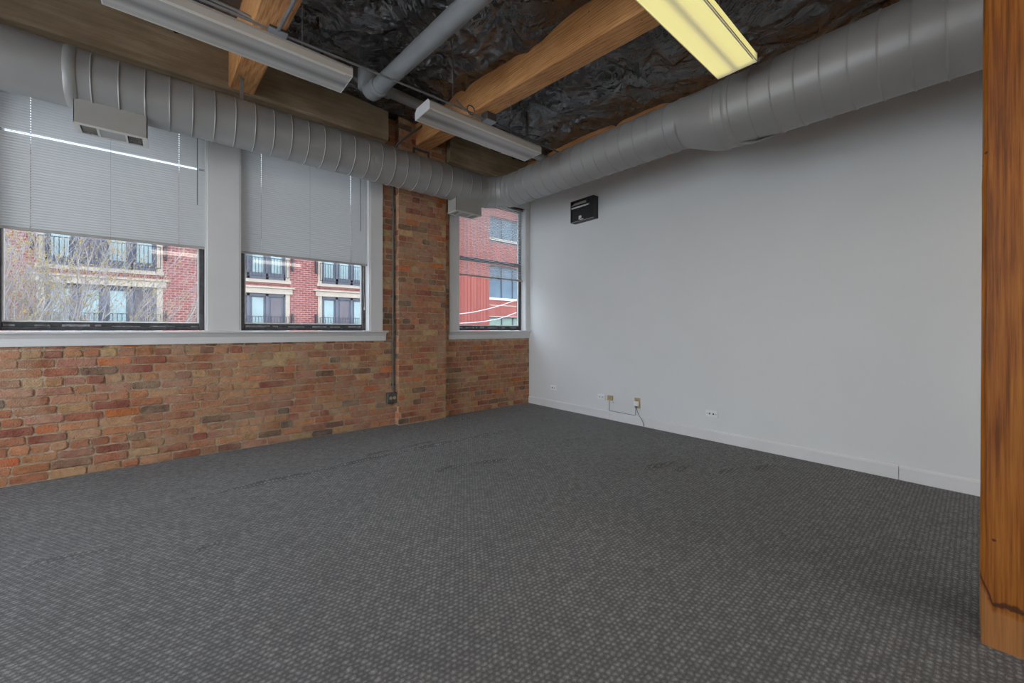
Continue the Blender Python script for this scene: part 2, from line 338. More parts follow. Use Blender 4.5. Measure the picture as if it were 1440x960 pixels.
M_['cable'] = simple('black_cable', (0.05, 0.055, 0.06), 0.6)
M_['palecable'] = simple('pale_cable', (0.80, 0.80, 0.82), 0.6)
M_['outbrick'] = M_['mortar']

# ------------------------------------------------------------------ mesh helpers
class MB:
    def __init__(s): s.v = []; s.f = []; s.m = []; s.sm = []
    def add(s, vs, fs, mi=0, smooth=False):
        o = len(s.v); s.v += [tuple(v) for v in vs]
        for f in fs: s.f.append([i+o for i in f]); s.m.append(mi); s.sm.append(smooth)
    def box(s, x0, y0, z0, x1, y1, z1, mi=0, bev=0.0):
        if bev > 0: return s.bbox(x0, y0, z0, x1, y1, z1, mi, bev)
        vs = [(x, y, z) for z in (z0, z1) for y in (y0, y1) for x in (x0, x1)]
        s.add(vs, [(0,2,3,1), (4,5,7,6), (0,1,5,4), (2,6,7,3), (0,4,6,2), (1,3,7,5)], mi)
    def bbox(s, x0, y0, z0, x1, y1, z1, mi, b):
        c = Vector(((x0+x1)/2, (y0+y1)/2, (z0+z1)/2)); h = Vector(((x1-x0)/2, (y1-y0)/2, (z1-z0)/2))
        b = min(b, h.x*.9, h.y*.9, h.z*.9)
        vs = []; idx = {}
        for sx in (-1, 1):
            for sy in (-1, 1):
                for sz in (-1, 1):
                    for ax in range(3):
                        p = [sx*(h.x-b), sy*(h.y-b), sz*(h.z-b)]; p[ax] = (sx, sy, sz)[ax]*h[ax]
                        idx[(sx, sy, sz, ax)] = len(vs); vs.append(c+Vector(p))
        fs = []
        for ax in range(3):
            o = [i for i in range(3) if i != ax]
            for sg in (-1, 1):
                q = []
                for a, bb in ((-1,-1), (1,-1), (1,1), (-1,1)):
                    k = [0,0,0]; k[ax] = sg; k[o[0]] = a; k[o[1]] = bb; q.append(idx[(*k, ax)])
                fs.append(q)
        for ax in range(3):
            o = [i for i in range(3) if i != ax]
            for a in (-1, 1):
                for bb in (-1, 1):
                    q = []
                    for e, fa in ((-1, o[0]), (-1, o[1]), (1, o[1]), (1, o[0])):
                        k = [0,0,0]; k[ax] = e; k[o[0]] = a; k[o[1]] = bb; q.append(idx[(*k, fa)])
                    fs.append(q)
        for sx in (-1, 1):
            for sy in (-1, 1):
                for sz in (-1, 1): fs.append([idx[(sx, sy, sz, a)] for a in range(3)])
        s.add(vs, fs, mi)
    def prism(s, poly, axis, a, b, mi=0, smooth=False):
        """polygon in the two other axes, extruded along axis from a to b"""
        def P(p, t):
            if axis == 'x': return (t, p[0], p[1])
            if axis == 'y': return (p[0], t, p[1])
            return (p[0], p[1], t)
        n = len(poly); vs = [P(p, a) for p in poly] + [P(p, b) for p in poly]
        fs = [(i, (i+1) % n, (i+1) % n+n, i+n) for i in range(n)]
        s.add(vs, fs, mi, smooth); s.add(vs, [list(range(n-1, -1, -1)), list(range(n, 2*n))], mi)
    def tube(s, pts, r, n=10, mi=0, cap=True, smooth=True):
        pts = [Vector(p) for p in pts]; rs = r if isinstance(r, (list, tuple)) else [r]*len(pts)
        vs = []; prev = None
        for i, p in enumerate(pts):
            if i == 0: t = pts[1]-pts[0]
            elif i == len(pts)-1: t = pts[-1]-pts[-2]
            else: t = (pts[i+1]-p).normalized()+(p-pts[i-1]).normalized()
            t.normalize()
            if prev is None:
                u = t.orthogonal().normalized()
            else:
                u = (prev - t*prev.dot(t))
                u = u.normalized() if u.length > 1e-6 else t.orthogonal().normalized()
            prev = u; w = t.cross(u)
            for k in range(n):
                a = 2*math.pi*k/n; vs.append(p+(u*math.cos(a)+w*math.sin(a))*rs[i])
        fs = []
        for i in range(len(pts)-1):
            for k in range(n):
                fs.append((i*n+k, i*n+(k+1) % n, (i+1)*n+(k+1) % n, (i+1)*n+k))
        s.add(vs, fs, mi, smooth)
        if cap:
            s.add(vs, [list(range(n-1, -1, -1)), list(range((len(pts)-1)*n, len(pts)*n))], mi)
    def build(s, name, mats, parent=None, loc=None):
        me = bpy.data.meshes.new(name)
        o = bpy.data.objects.new(name, me); col.objects.link(o)
        vs = s.v
        if loc is not None: vs = [(v[0]-loc[0], v[1]-loc[1], v[2]-loc[2]) for v in vs]
        me.from_pydata(vs, [], s.f)
        if not isinstance(mats, (list, tuple)): mats = [mats]
        for m in mats: me.materials.append(m)
        me.polygons.foreach_set('material_index', s.m)
        me.polygons.foreach_set('use_smooth', s.sm)
        me.update()
        if loc is not None: o.location = loc
        if parent is not None:
            o.parent = parent; pl = parent.location
            if loc is None:      # vertices given in world space
                o.matrix_parent_inverse = parent_world(parent).inverted()
            else:
                o.matrix_parent_inverse = parent_world(parent).inverted()
        return o

def parent_world(o):
    m = Matrix.Translation(o.location) @ o.rotation_euler.to_matrix().to_4x4()
    if o.parent: m = parent_world(o.parent) @ o.matrix_parent_inverse @ m
    return m

def empty(name, loc, rz=0):
    o = bpy.data.objects.new(name, None); col.objects.link(o); o.location = loc; o.rotation_euler = (0, 0, rz)
    o.empty_display_size = 0.1
    return o
def tag(o, label, cat, group=None):
    o['label'] = label; o['category'] = cat
    if group: o['group'] = group
    return o
def struct(o): o['kind'] = 'structure'; return o
def copy_tree(o, parent=None):
    c = o.copy(); col.objects.link(c)
    if parent is not None: c.parent = parent
    for ch in [x for x in bpy.data.objects if x.parent == o]: copy_tree(ch, c)
    return c

# ------------------------------------------------------------------ dimensions (metres)
W = 4.66          # brick face of the window wall
PILY = 4.56       # face of the brick pilaster
SILL = 1.145
HEAD = 3.05
def xr(y): return 4.37-0.0193*(W-y)      # right wall is a degree out of square
FRONTY = -3.6; LEFTX = -3.3
def film_z(y): return 3.73-0.045*(4.45-y)

# ------------------------------------------------------------------ floor (carpet, with its real buckles)
def build_floor():
    xs = sorted(set(list(np.round(np.arange(LEFTX, -0.6, 0.12), 4)) + list(np.round(np.arange(-0.6, 4.40, 0.016), 4)) + [4.42]))
    ys = sorted(set(list(np.round(np.arange(FRONTY, 0.9, 0.12), 4)) + list(np.round(np.arange(0.9, 3.8, 0.016), 4)) + list(np.round(np.arange(3.8, 4.70, 0.10), 4)) + [4.70]))
    X, Y = np.meshgrid(xs, ys)
    Zm = np.zeros_like(X)
    ridges = [([(-0.15, 3.50), (0.211, 3.515), (0.574, 3.511), (1.123, 3.521), (1.541, 3.540), (1.947, 3.552), (2.356, 3.539), (2.804, 3.520), (3.182, 3.566)], 0.013, 0.022),
              ([(1.588, 2.898), (1.966, 2.843), (2.352, 2.712)], 0.011, 0.02),
              ([(1.30, 3.66), (1.8, 3.68), (2.2, 3.66)], 0.006, 0.02),
              ([(2.986, 1.803), (3.178, 1.752), (3.418, 1.716)], 0.012, 0.018), ([(3.138, 1.606), (3.37, 1.586)], 0.010, 0.016),
              ([(3.351, 1.359), (3.643, 1.305)], 0.009, 0.016), ([(3.657, 1.203), (3.981, 1.132)], 0.009, 0.016),
              ([(3.015, 2.831), (3.4, 2.77), (3.707, 2.723)], 0.004, 0.02), ([(0.10, 2.67), (0.25, 2.684)], 0.005, 0.02),
              ([(-0.55, 3.05), (-0.2, 2.98)], 0.005, 0.02)]
    for pts, hh, sg in ridges:
        P = np.array(pts); L = np.concatenate([[0], np.cumsum(np.hypot(*np.diff(P, axis=0).T))]); tot = L[-1]
        best = np.full(X.shape, 9.0); par = np.zeros(X.shape); sd = np.zeros(X.shape)
        for i in range(len(P)-1):
            a, b = P[i], P[i+1]; d = b-a; l2 = (d**2).sum()
            t = np.clip(((X-a[0])*d[0]+(Y-a[1])*d[1])/l2, 0, 1)
            dx = X-(a[0]+t*d[0]); dy = Y-(a[1]+t*d[1]); D = np.hypot(dx, dy)
            s = np.sign(d[0]*dy-d[1]*dx); mk = D < best
            best[mk] = D[mk]; par[mk] = (L[i]+t*(L[i+1]-L[i]))[mk]/tot; sd[mk] = s[mk]
        env = np.clip(np.minimum(par, 1-par)*5, 0, 1); env = env*env*(3-2*env)
        wob = 0.75+0.25*np.sin(par*tot*9+1)
        sig = np.where(sd > 0, sg*2.4, sg*0.8)
        Zm += (1.9 if hh > .0125 else 2.8)*hh*env*wob*np.exp(-(best/sig)**2)
    nx, ny = len(xs), len(ys)
    co = np.stack([X.ravel(), Y.ravel(), Zm.ravel()], 1)
    idx = np.arange(nx*ny).reshape(ny, nx)
    q = np.stack([idx[:-1, :-1].ravel(), idx[:-1, 1:].ravel(), idx[1:, 1:].ravel(), idx[1:, :-1].ravel()], 1)
    me = bpy.data.meshes.new('floor'); me.from_pydata(co.tolist(), [], q.tolist())
    me.polygons.foreach_set('use_smooth', [True]*len(q)); me.materials.append(M_['carpet']); me.update()
    o = bpy.data.objects.new('floor', me); col.objects.link(o)
    return struct(o)
build_floor()

# ------------------------------------------------------------------ bricks
BRC = [((0.42, 0.20, 0.125), 24), ((0.47, 0.245, 0.145), 22), ((0.50, 0.31, 0.19), 18), ((0.37, 0.165, 0.11), 14), ((0.42, 0.225, 0.17), 14),
       ((0.23, 0.15, 0.115), 8), ((0.17, 0.135, 0.12), 3), ((0.56, 0.20, 0.085), 5), ((0.50, 0.37, 0.23), 10), ((0.33, 0.13, 0.10), 6)]
BRC_flat = [c for c, w in BRC for _ in range(w)]
class BrickField:
    def __init__(s): s.mb = MB(); s.cols = []
    def brick(s, u0, u1, z0, z1, place, rnd):
        """u: along the face, place(u, d, z) -> world; d = how far out of the mortar"""
        bc = rnd.choice(BRC_flat); k = rnd.uniform(0.9, 1.25); bc = tuple(c*k*w_*rnd.uniform(.95, 1.05) for c, w_ in zip(bc, (1.06, .94, .80)))
        cu, cz = (u0+u1)/2, (z0+z1)/2; hu, hz = (u1-u0)/2, (z1-z0)/2
        dep = rnd.uniform(0.003, 0.010); tilt = rnd.uniform(-0.010, 0.010)
        if hu < 0.012 or hz < 0.008: return
        ring = []; nseg = max(2, int(hu*2/0.045))
        us = [-1+2*i/nseg for i in range(nseg+1)]
        cut = min(0.010, hu*.4)
        outl = [(-hu, -hz+0.009)] + [(max(-hu+cut, min(hu-cut, a*hu)), -hz) for a in us] + [(hu, -hz+0.009), (hu, 0), (hu, hz-0.009)] + \
               [(max(-hu+cut, min(hu-cut, a*hu)), hz) for a in reversed(us)] + [(-hu, hz-0.009), (-hu, 0)]
        j = lambda q: rnd.uniform(-q, q)
        outer = [(a+j(.0032), b+j(.0026)) for a, b in outl]
        inner = [(a*(1-0.006/hu)+j(.0008), b*(1-0.006/hz)+j(.0008)) for a, b in outer]
        vs = [place(cu+a, 0.0, cz+b+a*tilt) for a, b in outer] + [place(cu+a, dep*.75, cz+b+a*tilt) for a, b in outer] + [place(cu+a, dep, cz+b+a*tilt) for a, b in inner]
        n = len(outer); fs = []
        for i in range(n):
            k2 = (i+1) % n; fs += [(i, k2, k2+n, i+n), (i+n, k2+n, k2+2*n, i+2*n)]
        fs.append(tuple(range(2*n, 3*n)))
        s.mb.add(vs, fs, 1); s.cols += [(*bc, 1)]*len(fs)
    def field(s, u0, u1, z0, z1, place, seed=0, ztop_header=False, zref=0.0):
        rnd = random.Random(seed); pitch = 0.0715
        k0 = int(math.floor((z0-zref)/pitch)); k1 = int(math.ceil((z1-zref)/pitch))
        for k in range(k0, k1):
            a, b = zref+k*pitch+0.006, zref+(k+1)*pitch-0.005
            rr = random.Random(k*977+13)
            header = (k % 7 == 3) or (ztop_header and b > z1-pitch*.8)
            length = 0.108 if header else 0.208
            u = -6+rr.uniform(0, 0.2)+(0.104 if k % 2 else 0)
            aa, bb = max(a, z0+.002), min(b, z1-.002)
            if bb-aa < 0.02: continue
            while u < u1:
                l = length*rr.uniform(0.9, 1.07)
                if not header and rr.random() < .09: l *= .55
                p, q = max(u+.005, u0), min(u+l-.006, u1)
                if q-p > 0.028: s.brick(p, q, aa+rnd.uniform(-.003, .003), bb+rnd.uniform(-.003, .003), place, rnd)
                u += l
    def build(s, name):
        nf_before = len(s.mb.f)-len(s.cols)
        o = s.mb.build(name, [M_['mortar'], M_['brick'], M_['trim'], M_['concrete']])
        at = o.data.color_attributes.new('bc', 'FLOAT_COLOR', 'CORNER')
        vals = []
        ci = 0
        for f, mi in zip(s.mb.f, s.mb.m):
            c = (1, 1, 1, 1)
            if mi == 1: c = s.cols[ci]; ci += 1
            vals += list(c)*len(f)
        at.data.foreach_set('color', vals)
        return o

def front(yf): return lambda u, d, z: (u, yf-d, z)
OUTY = 4.84
w_open = [(-2.52, -1.25), (-0.976, 0.272), (0.546, 1.794)]
wb = BrickField(); mb = wb.mb
mb.box(LEFTX-.2, W, -0.05, 2.78, OUTY, SILL-0.03)                       # below sill
e_ = .008
mb.box(LEFTX-.2, W, SILL-.03, w_open[0][0]-e_, OUTY, HEAD); mb.box(w_open[0][1]+e_, W, SILL-.03, w_open[1][0]-e_, OUTY, HEAD)
mb.box(w_open[1][1]+e_, W, SILL-.03, w_open[2][0]-e_, OUTY, HEAD); mb.box(w_open[2][1]+e_, W, SILL-.03, 3.046-e_, OUTY, HEAD)
mb.box(LEFTX-.2, W, HEAD, 4.6, OUTY, 4.1)
mb.box(2.78, W, -0.05, 4.6, OUTY, SILL-.03); mb.box(4.288, W, SILL-.03, 4.6, OUTY, HEAD)
wb.field(-2.9, 2.115, 0.0, SILL-.115, front(W), 1, True)
wb.field(1.96, 2.115, SILL-.115, 3.72, front(W), 2)
wb.field(2.785, 4.365, 0.0, SILL-.12, front(W), 3, True)
wb.field(2.785, 2.885, SILL-.12, 3.36, front(W), 4)
wall = struct(wb.build('wall_window_side'))
pb = BrickField()
pb.mb.box(2.125, PILY, 0.0, 2.775, W+.01, 3.76)
pb.field(2.12, 2.78, 0.0, 3.74, front(PILY), 5, zref=0.01)
pb.field(PILY-.004, W, 0.0, 3.74, lambda u, d, z: (2.125-d*.8, u, z), 6, zref=0.01)
pb.field(PILY-.004, W, 0.0, 3.74, lambda u, d, z: (2.775+d*.8, u, z), 7, zref=0.01)
struct(pb.build('wall_pilaster'))

# concrete spandrel beams over the windows (left and right of the pilaster)
def rough_box(mb, x0, x1, y0, y1, z0, z1, step=0.12, amp=0.006, mi=0):
    n = max(2, int((x1-x0)/step)); vs = []; fs = []
    prof = [(y1, z0), ((y0+y1)/2, z0), (y0+0.015, z0), (y0, z0+0.02), (y0, z0+.1), (y0, (z0+z1)/2), (y0, z1-.08), (y0, z1), (y1, z1)]
    for i in range(n+1):
        x = x0+(x1-x0)*i/n
        for j, (y, z) in enumerate(prof):
            q = noise.noise(Vector((x*3, y*7, z*9)))*amp
            vs.append((x, y+q, z+(noise.noise(Vector((x*2.3, 5, z*3)))*amp*1.2 if j in (0,1,2,3) else 0)))
    m = len(prof)
    for i in range(n):
        for j in range(m-1): fs.append((i*m+j, i*m+j+1, (i+1)*m+j+1, (i+1)*m+j))
    mb.add(vs, fs, mi); mb.add(vs, [list(range(m)), list(range(n*m+m-1, n*m-1, -1))], mi)
cb = MB(); rough_box(cb, LEFTX-.1, 1.945, 4.45, W+.005, 3.346, 3.80)
struct(cb.build('trim_concrete_spandrel', M_['concrete']))
cb = MB(); rough_box(cb, 2.79, 4.45, 4.47, W+.005, 3.346, 3.80)
struct(cb.build('trim_concrete_spandrel_corner', M_['concrete']))

# ------------------------------------------------------------------ right wall, other walls
mb = MB()
ya, yb = FRONTY, W+.02
vs = [(xr(ya), ya, 0), (xr(yb), yb, 0), (xr(yb)+.25, yb, 0), (xr(ya)+.25, ya, 0)]
vs = vs + [(v[0], v[1], 4.1) for v in vs]
mb.add(vs, [(0,3,2,1), (4,5,6,7), (0,1,5,4), (1,2,6,5), (2,3,7,6), (3,0,4,7)])
struct(mb.build('wall_right', M_['paint']))
mb = MB()
prof = [(0, 0), (-.016, 0), (-.016, .092), (-.012, .104), (-.006, .109), (0, .109)]
def wall_strip(mb, y0, y1):
    vs = [(xr(y0)+p[0], y0, p[1]) for p in prof]+[(xr(y1)+p[0], y1, p[1]) for p in prof]; n = len(prof)
    mb.add(vs, [(i, (i+1) % n, (i+1) % n+n, i+n) for i in range(n)]+[tuple(range(n-1, -1, -1)), tuple(range(n, 2*n))])
wall_strip(mb, FRONTY, 0.398); wall_strip(mb, 0.4005, 3.10); wall_strip(mb, 3.1025, W-.002)
struct(mb.build('baseboard_right', M_['base']))
# left wall with two tall unseen windows added to light the room, back wall (both behind the camera)
mb = MB()
fill_windows = [(0.45, 2.3), (2.6, 4.4)]
def wy(y0, y1, z0, z1): mb.box(LEFTX-.25, y0, z0, LEFTX, y1, z1)
wy(FRONTY-.2, .45, 0, 4.1); wy(2.3, 2.6, 0, 4.1); wy(4.4, W+.1, 0, 4.1)
for a, b in fill_windows: wy(a, b, 0, .5); wy(a, b, 3.1, 4.1)
struct(mb.build('wall_left', M_['paint']))
mb = MB(); mb.box(LEFTX-.25, FRONTY-.25, 0, 4.9, FRONTY, 4.1); struct(mb.build('wall_back', M_['paint']))

# ------------------------------------------------------------------ ceiling film
def build_ceiling():
    xs = np.concatenate([np.arange(LEFTX-.1, -0.3, 0.15), np.arange(-0.3, 4.45, 0.022), [4.5]])
    ys = np.concatenate([np.arange(FRONTY-.1, 0.6, 0.15), np.arange(0.6, 4.6, 0.022), [4.75]])
    centers = [(3.02, 3.30, .55), (1.15, 2.75, .5), (2.0, 2.5, .4), (3.4, 2.2, .5), (0.9, 3.7, .35), (1.9, 3.2, .35)]
    vs = []
    for y in ys:
        for x in xs:
            z = film_z(y)
            p = Vector((x, y, 0))
            a = noise.noise(Vector((x*1.4, y*1.1, 3)))*0.06
            b = abs(noise.noise(Vector((x*1.6+y*1.2+noise.noise(p*1.5)*1.2, y*1.3-x*.7+noise.noise(p*1.3+Vector((9, 0, 0)))*1.2, 7))))
            c = abs(noise.noise(Vector((x*6+noise.noise(p*3)*1.5, y*2.5+x, 2))))
            zz = z+a-0.05*(1-b)**4+0.022*(c-.3)
            for cx, cy, rr in centers:      # film gathered at a fixing: radial creases
                d = math.hypot(x-cx, y-cy)
                if d < rr:
                    e = (1-d/rr); ang = math.atan2(y-cy, x-cx)
                    zz += e*e*0.05+e*0.020*math.sin(ang*13+3*noise.noise(Vector((ang*2, d*3, cx))))*min(1, d/.08)
            vs.append((x, y, zz))
    nx, ny = len(xs), len(ys); idx = np.arange(nx*ny).reshape(ny, nx)
    q = np.stack([idx[:-1, :-1].ravel(), idx[1:, :-1].ravel(), idx[1:, 1:].ravel(), idx[:-1, 1:].ravel()], 1)
    me = bpy.data.meshes.new('ceiling'); me.from_pydata(vs, [], q.tolist())
    me.polygons.foreach_set('use_smooth', [True]*len(q)); me.materials.append(M_['film']); me.update()
    o = bpy.data.objects.new('ceiling', me); col.objects.link(o); struct(o)
    mb = MB(); mb.box(LEFTX-.25, FRONTY-.25, 4.0, 4.9, OUTY, 4.15); struct(mb.build('ceiling_roof_deck', M_['concrete']))
build_ceiling()

# ------------------------------------------------------------------ timber beams, ledger, post
def beam(name, xl0, xr0, xl1, xr1, y0, y1, zb0, zb1, zt, mat, label):
    """0 = window-wall end, 1 = near end; chamfered lower edges"""
    c = 0.012
    def sec(xl, x2, y, zb): return [(xl, y, zt), (xl, y, zb+c), (xl+c, y, zb), (x2-c, y, zb), (x2, y, zb+c), (x2, y, zt)]
    mb = MB(); n = 24; secs = []
    for i in range(n+1):
        t = i/n; y = y0+(y1-y0)*t
        secs.append(sec(xl0+(xl1-xl0)*t, xr0+(xr1-xr0)*t, y, zb0+(zb1-zb0)*t))
    vs = [v for s_ in secs for v in s_]; m = 6
    fs = [(i*m+j, i*m+(j+1) % m, (i+1)*m+(j+1) % m, (i+1)*m+j) for i in range(n) for j in range(m)]
    mb.add(vs, fs+[tuple(range(m-1, -1, -1)), tuple(range(n*m, n*m+m))])
    loc = ((xl0+xr0)/2, (y0+y1)/2, (zb0+zb1)/2)
    o = mb.build(name, mat, None, loc)
    return tag(o, label, 'beam')
def zb(z0, y): return z0-0.047*(4.5-y)
beam('timber_beam', 2.345, 2.55, 2.345+.023*8, 2.55+.03*8, PILY-.002, FRONTY, zb(3.44, PILY), zb(3.44, FRONTY), 3.86, M_['beam'], 'long orange timber ceiling beam landing on the brick pilaster')
beam('timber_beam', 0.428, 0.625, 0.428+.02*8, 0.625+.03*8, 4.452, FRONTY, zb(3.365, 4.45), zb(3.365, FRONTY), 3.86, M_['beam'], 'orange timber ceiling beam ending in the tan concrete above the middle window post')
beam('timber_beam', -1.60, -1.40, -1.5, -1.3, 4.452, FRONTY, zb(3.38, 4.45), zb(3.38, FRONTY), 3.86, M_['beam'], 'orange timber ceiling beam above the leftmost window')
mb = MB(); vs = []
for y in (W-.19, FRONTY):
    for x in (-.20, -.002):
        for z in (3.45, 3.86): vs.append((xr(y)+x, y, z-(0.045*(4.45-y))))
mb.add(vs, [(0,1,3,2), (4,6,7,5), (0,2,6,4), (1,5,7,3), (0,4,5,1), (2,3,7,6)])
tag(mb.build('ledger_beam', M_['beam'], None, (4.2, 1.0, 3.6)), 'orange timber ledger along the top of the white wall behind the big duct', 'beam')
mb = MB()
c = 0.012; px0, px1, py0, py1 = 2.268, 2.60, -0.345, -0.004
poly = [(px0, py1-c), (px0, py0+c), (px0+c, py0), (px1-c, py0), (px1, py0+c), (px1, py1-c), (px1-c, py1), (px0+c, py1)]
n = 40; vs = []
for i in range(n+1):
    z = 3.205*i/n
    for j, (x, y) in enumerate(poly):
        q = noise.noise(Vector((j*3.1, z*4, 0)))*0.003+noise.noise(Vector((j*3.1, z*17, 4)))*0.0015
        vs.append((x+z*.004+(q if j in (0, 7) else 0), y-z*.004-(q if j in (7, 0) else 0), z))
m = 8
mb.add(vs, [(i*m+j, (i+1)*m+j, (i+1)*m+(j+1) % m, i*m+(j+1) % m) for i in range(n) for j in range(m)]+[tuple(range(m)), tuple(range(n*m+m-1, n*m-1, -1))])
tag(mb.build('timber_post', M_['post']), 'orange square timber post standing on the carpet with a dark stain at its foot', 'post')

# ------------------------------------------------------------------ windows
FY = 4.748     # room face of the sash frames
def window(i, x0, x1, zmeet=None, real=True):
    root = empty('window_%d' % i, ((x0+x1)/2, FY, SILL)); struct(root)
    f = MB(); fw = 0.042; y0, y1 = FY, FY+.06
    zb_ = SILL+.002
    f.box(x0+.002, y0, zb_, x0+fw, y1, HEAD, 0, .004); f.box(x1-fw, y0, zb_, x1-.002, y1, HEAD, 0, .004)
    f.box(x0+fw, y0, HEAD-fw, x1-fw, y1, HEAD, 0, .004)
    f.box(x0+fw, y0-.004, zb_, x1-fw, y1, zb_+.032, 0, .004); f.box(x0+fw, y0+.012, zb_+.032, x1-fw, y1, zb_+.068, 0, .004)
    if zmeet: f.box(x0+fw, y0, zmeet, x1-fw, y1, zmeet+.045, 0, .004)
    fr = f.build('frame', M_['frame'], root)
    # pale glazing bead round the glass, streaked ledge and lift tabs on the bottom rail
    g = MB(); a0, a1 = x0+fw, x1-fw; zb2 = zb_+.068; t = .010
    for (p, q, r_, s_) in ((a0, zb2, a0+t, HEAD-fw), (a1-t, zb2, a1, HEAD-fw), (a0+t, zb2, a1-t, zb2+t)):
        g.box(p, y0+.016, q, r_, y0+.04, s_)
    g.build('glazing_bead', M_['plate'], root)
    d = MB(); rr = random.Random(i)
    x = x0+.05
    while x < x1-.08:
        l = rr.uniform(.03, .22); d.box(x, y0+.0105, zb_+.034, min(x+l, x1-.05), y0+.0125, zb_+.034+rr.uniform(.006, .018)); x += l+rr.uniform(.02, .12)
    d.build('worn_seal', M_['dirt'], root)
    for xx in (x0+.22, x1-.28):
        h = MB(); h.box(xx, y0-.012, zb_+.018, xx+.07, y0-.002, zb_+.040, 0, .003); h.build('lift_tab', M_['frame'], root)
    p = MB(); p.box(a0, FY+.03, zb_+.06, a1, FY+.036, HEAD-fw); p.build('glass_pane', M_['glass'], root)
    return root
window(1, *w_open[1]); window(2, *w_open[2]); window(3, 3.046, 4.28, 2.15); window(4, *w_open[0])  # the last one continues the row out of view, added for light
for k, (a, b) in enumerate(fill_windows):  # side windows out of view, added to let in fill light
    root = empty('window_%d' % (5+k), (LEFTX-.1, (a+b)/2, 1.0)); struct(root)
    f = MB()
    for (p, q, r_, s_) in ((a, .5, a+.05, 3.1), (b-.05, .5, b, 3.1), (a+.05, .5, b-.05, .55), (a+.05, 3.05, b-.05, 3.1), (a+.05, 1.78, b-.05, 1.82)):
        f.box(LEFTX-.16, p, q, LEFTX-.10, r_, s_)
    f.build('frame', M_['frame'], root)
    p = MB(); p.box(LEFTX-.135, a+.05, .55, LEFTX-.13, b-.05, 3.05); p.build('glass_pane', M_['clearglass'], root)

# jamb liners, casings, sills
def trimbox(name, boxes, bev=.003):
    mb = MB()
    for b in boxes: mb.box(*b, 0, bev)
    return struct(mb.build(name, M_['trim']))
k = 1
for (a, b) in (w_open[0], w_open[1], w_open[2], (3.046, 4.28)):     # reveals between wall face and sash
    trimbox('trim_%d' % k, [(a-.012, W-.018, SILL, a, 4.835, HEAD+.01), (b, W-.018, SILL, b+.012, 4.835, HEAD+.01), (a-.01, W-.0, HEAD, b+.01, 4.835, HEAD+.014)], 0); k += 1
for (a, b) in ((w_open[0][1]+.012, w_open[1][0]-.012), (w_open[1][1]+.012, w_open[2][0]-.012), (w_open[2][1]+.012, 1.958), (2.885, 3.034), (4.292, 4.372), (-2.7, w_open[0][0]-.012)):
    trimbox('trim_%d' % k, [(a, W-.022, SILL, b, W+.004, HEAD)]); k += 1
for (a, b) in ((-2.7, 1.958), (2.885, 4.372)):
    trimbox('trim_%d' % k, [(a, W-.024, HEAD+.002, b, W+.004, HEAD+.16)]); k += 1
for (a, b) in ((-2.78, 2.012), (2.862, 4.372)):
    mb = MB()
    mb.prism([(W-.062, SILL-.014), (W-.062, SILL-.004), (W-.056, SILL), (4.80, SILL), (4.80, SILL-.024), (W-.052, SILL-.024), (W-.058, SILL-.022)], 'x', a, b)
    e = .015
    mb.prism([(W-.020, SILL-.118), (W-.020, SILL-.060), (W-.026, SILL-.050), (W-.040, SILL-.024), (W+.003, SILL-.024), (W+.003, SILL-.118)], 'x', a+e, b-(e if b < 4 else 0))
    struct(mb.build('trim_%d' % k, M_['trim'])); k += 1

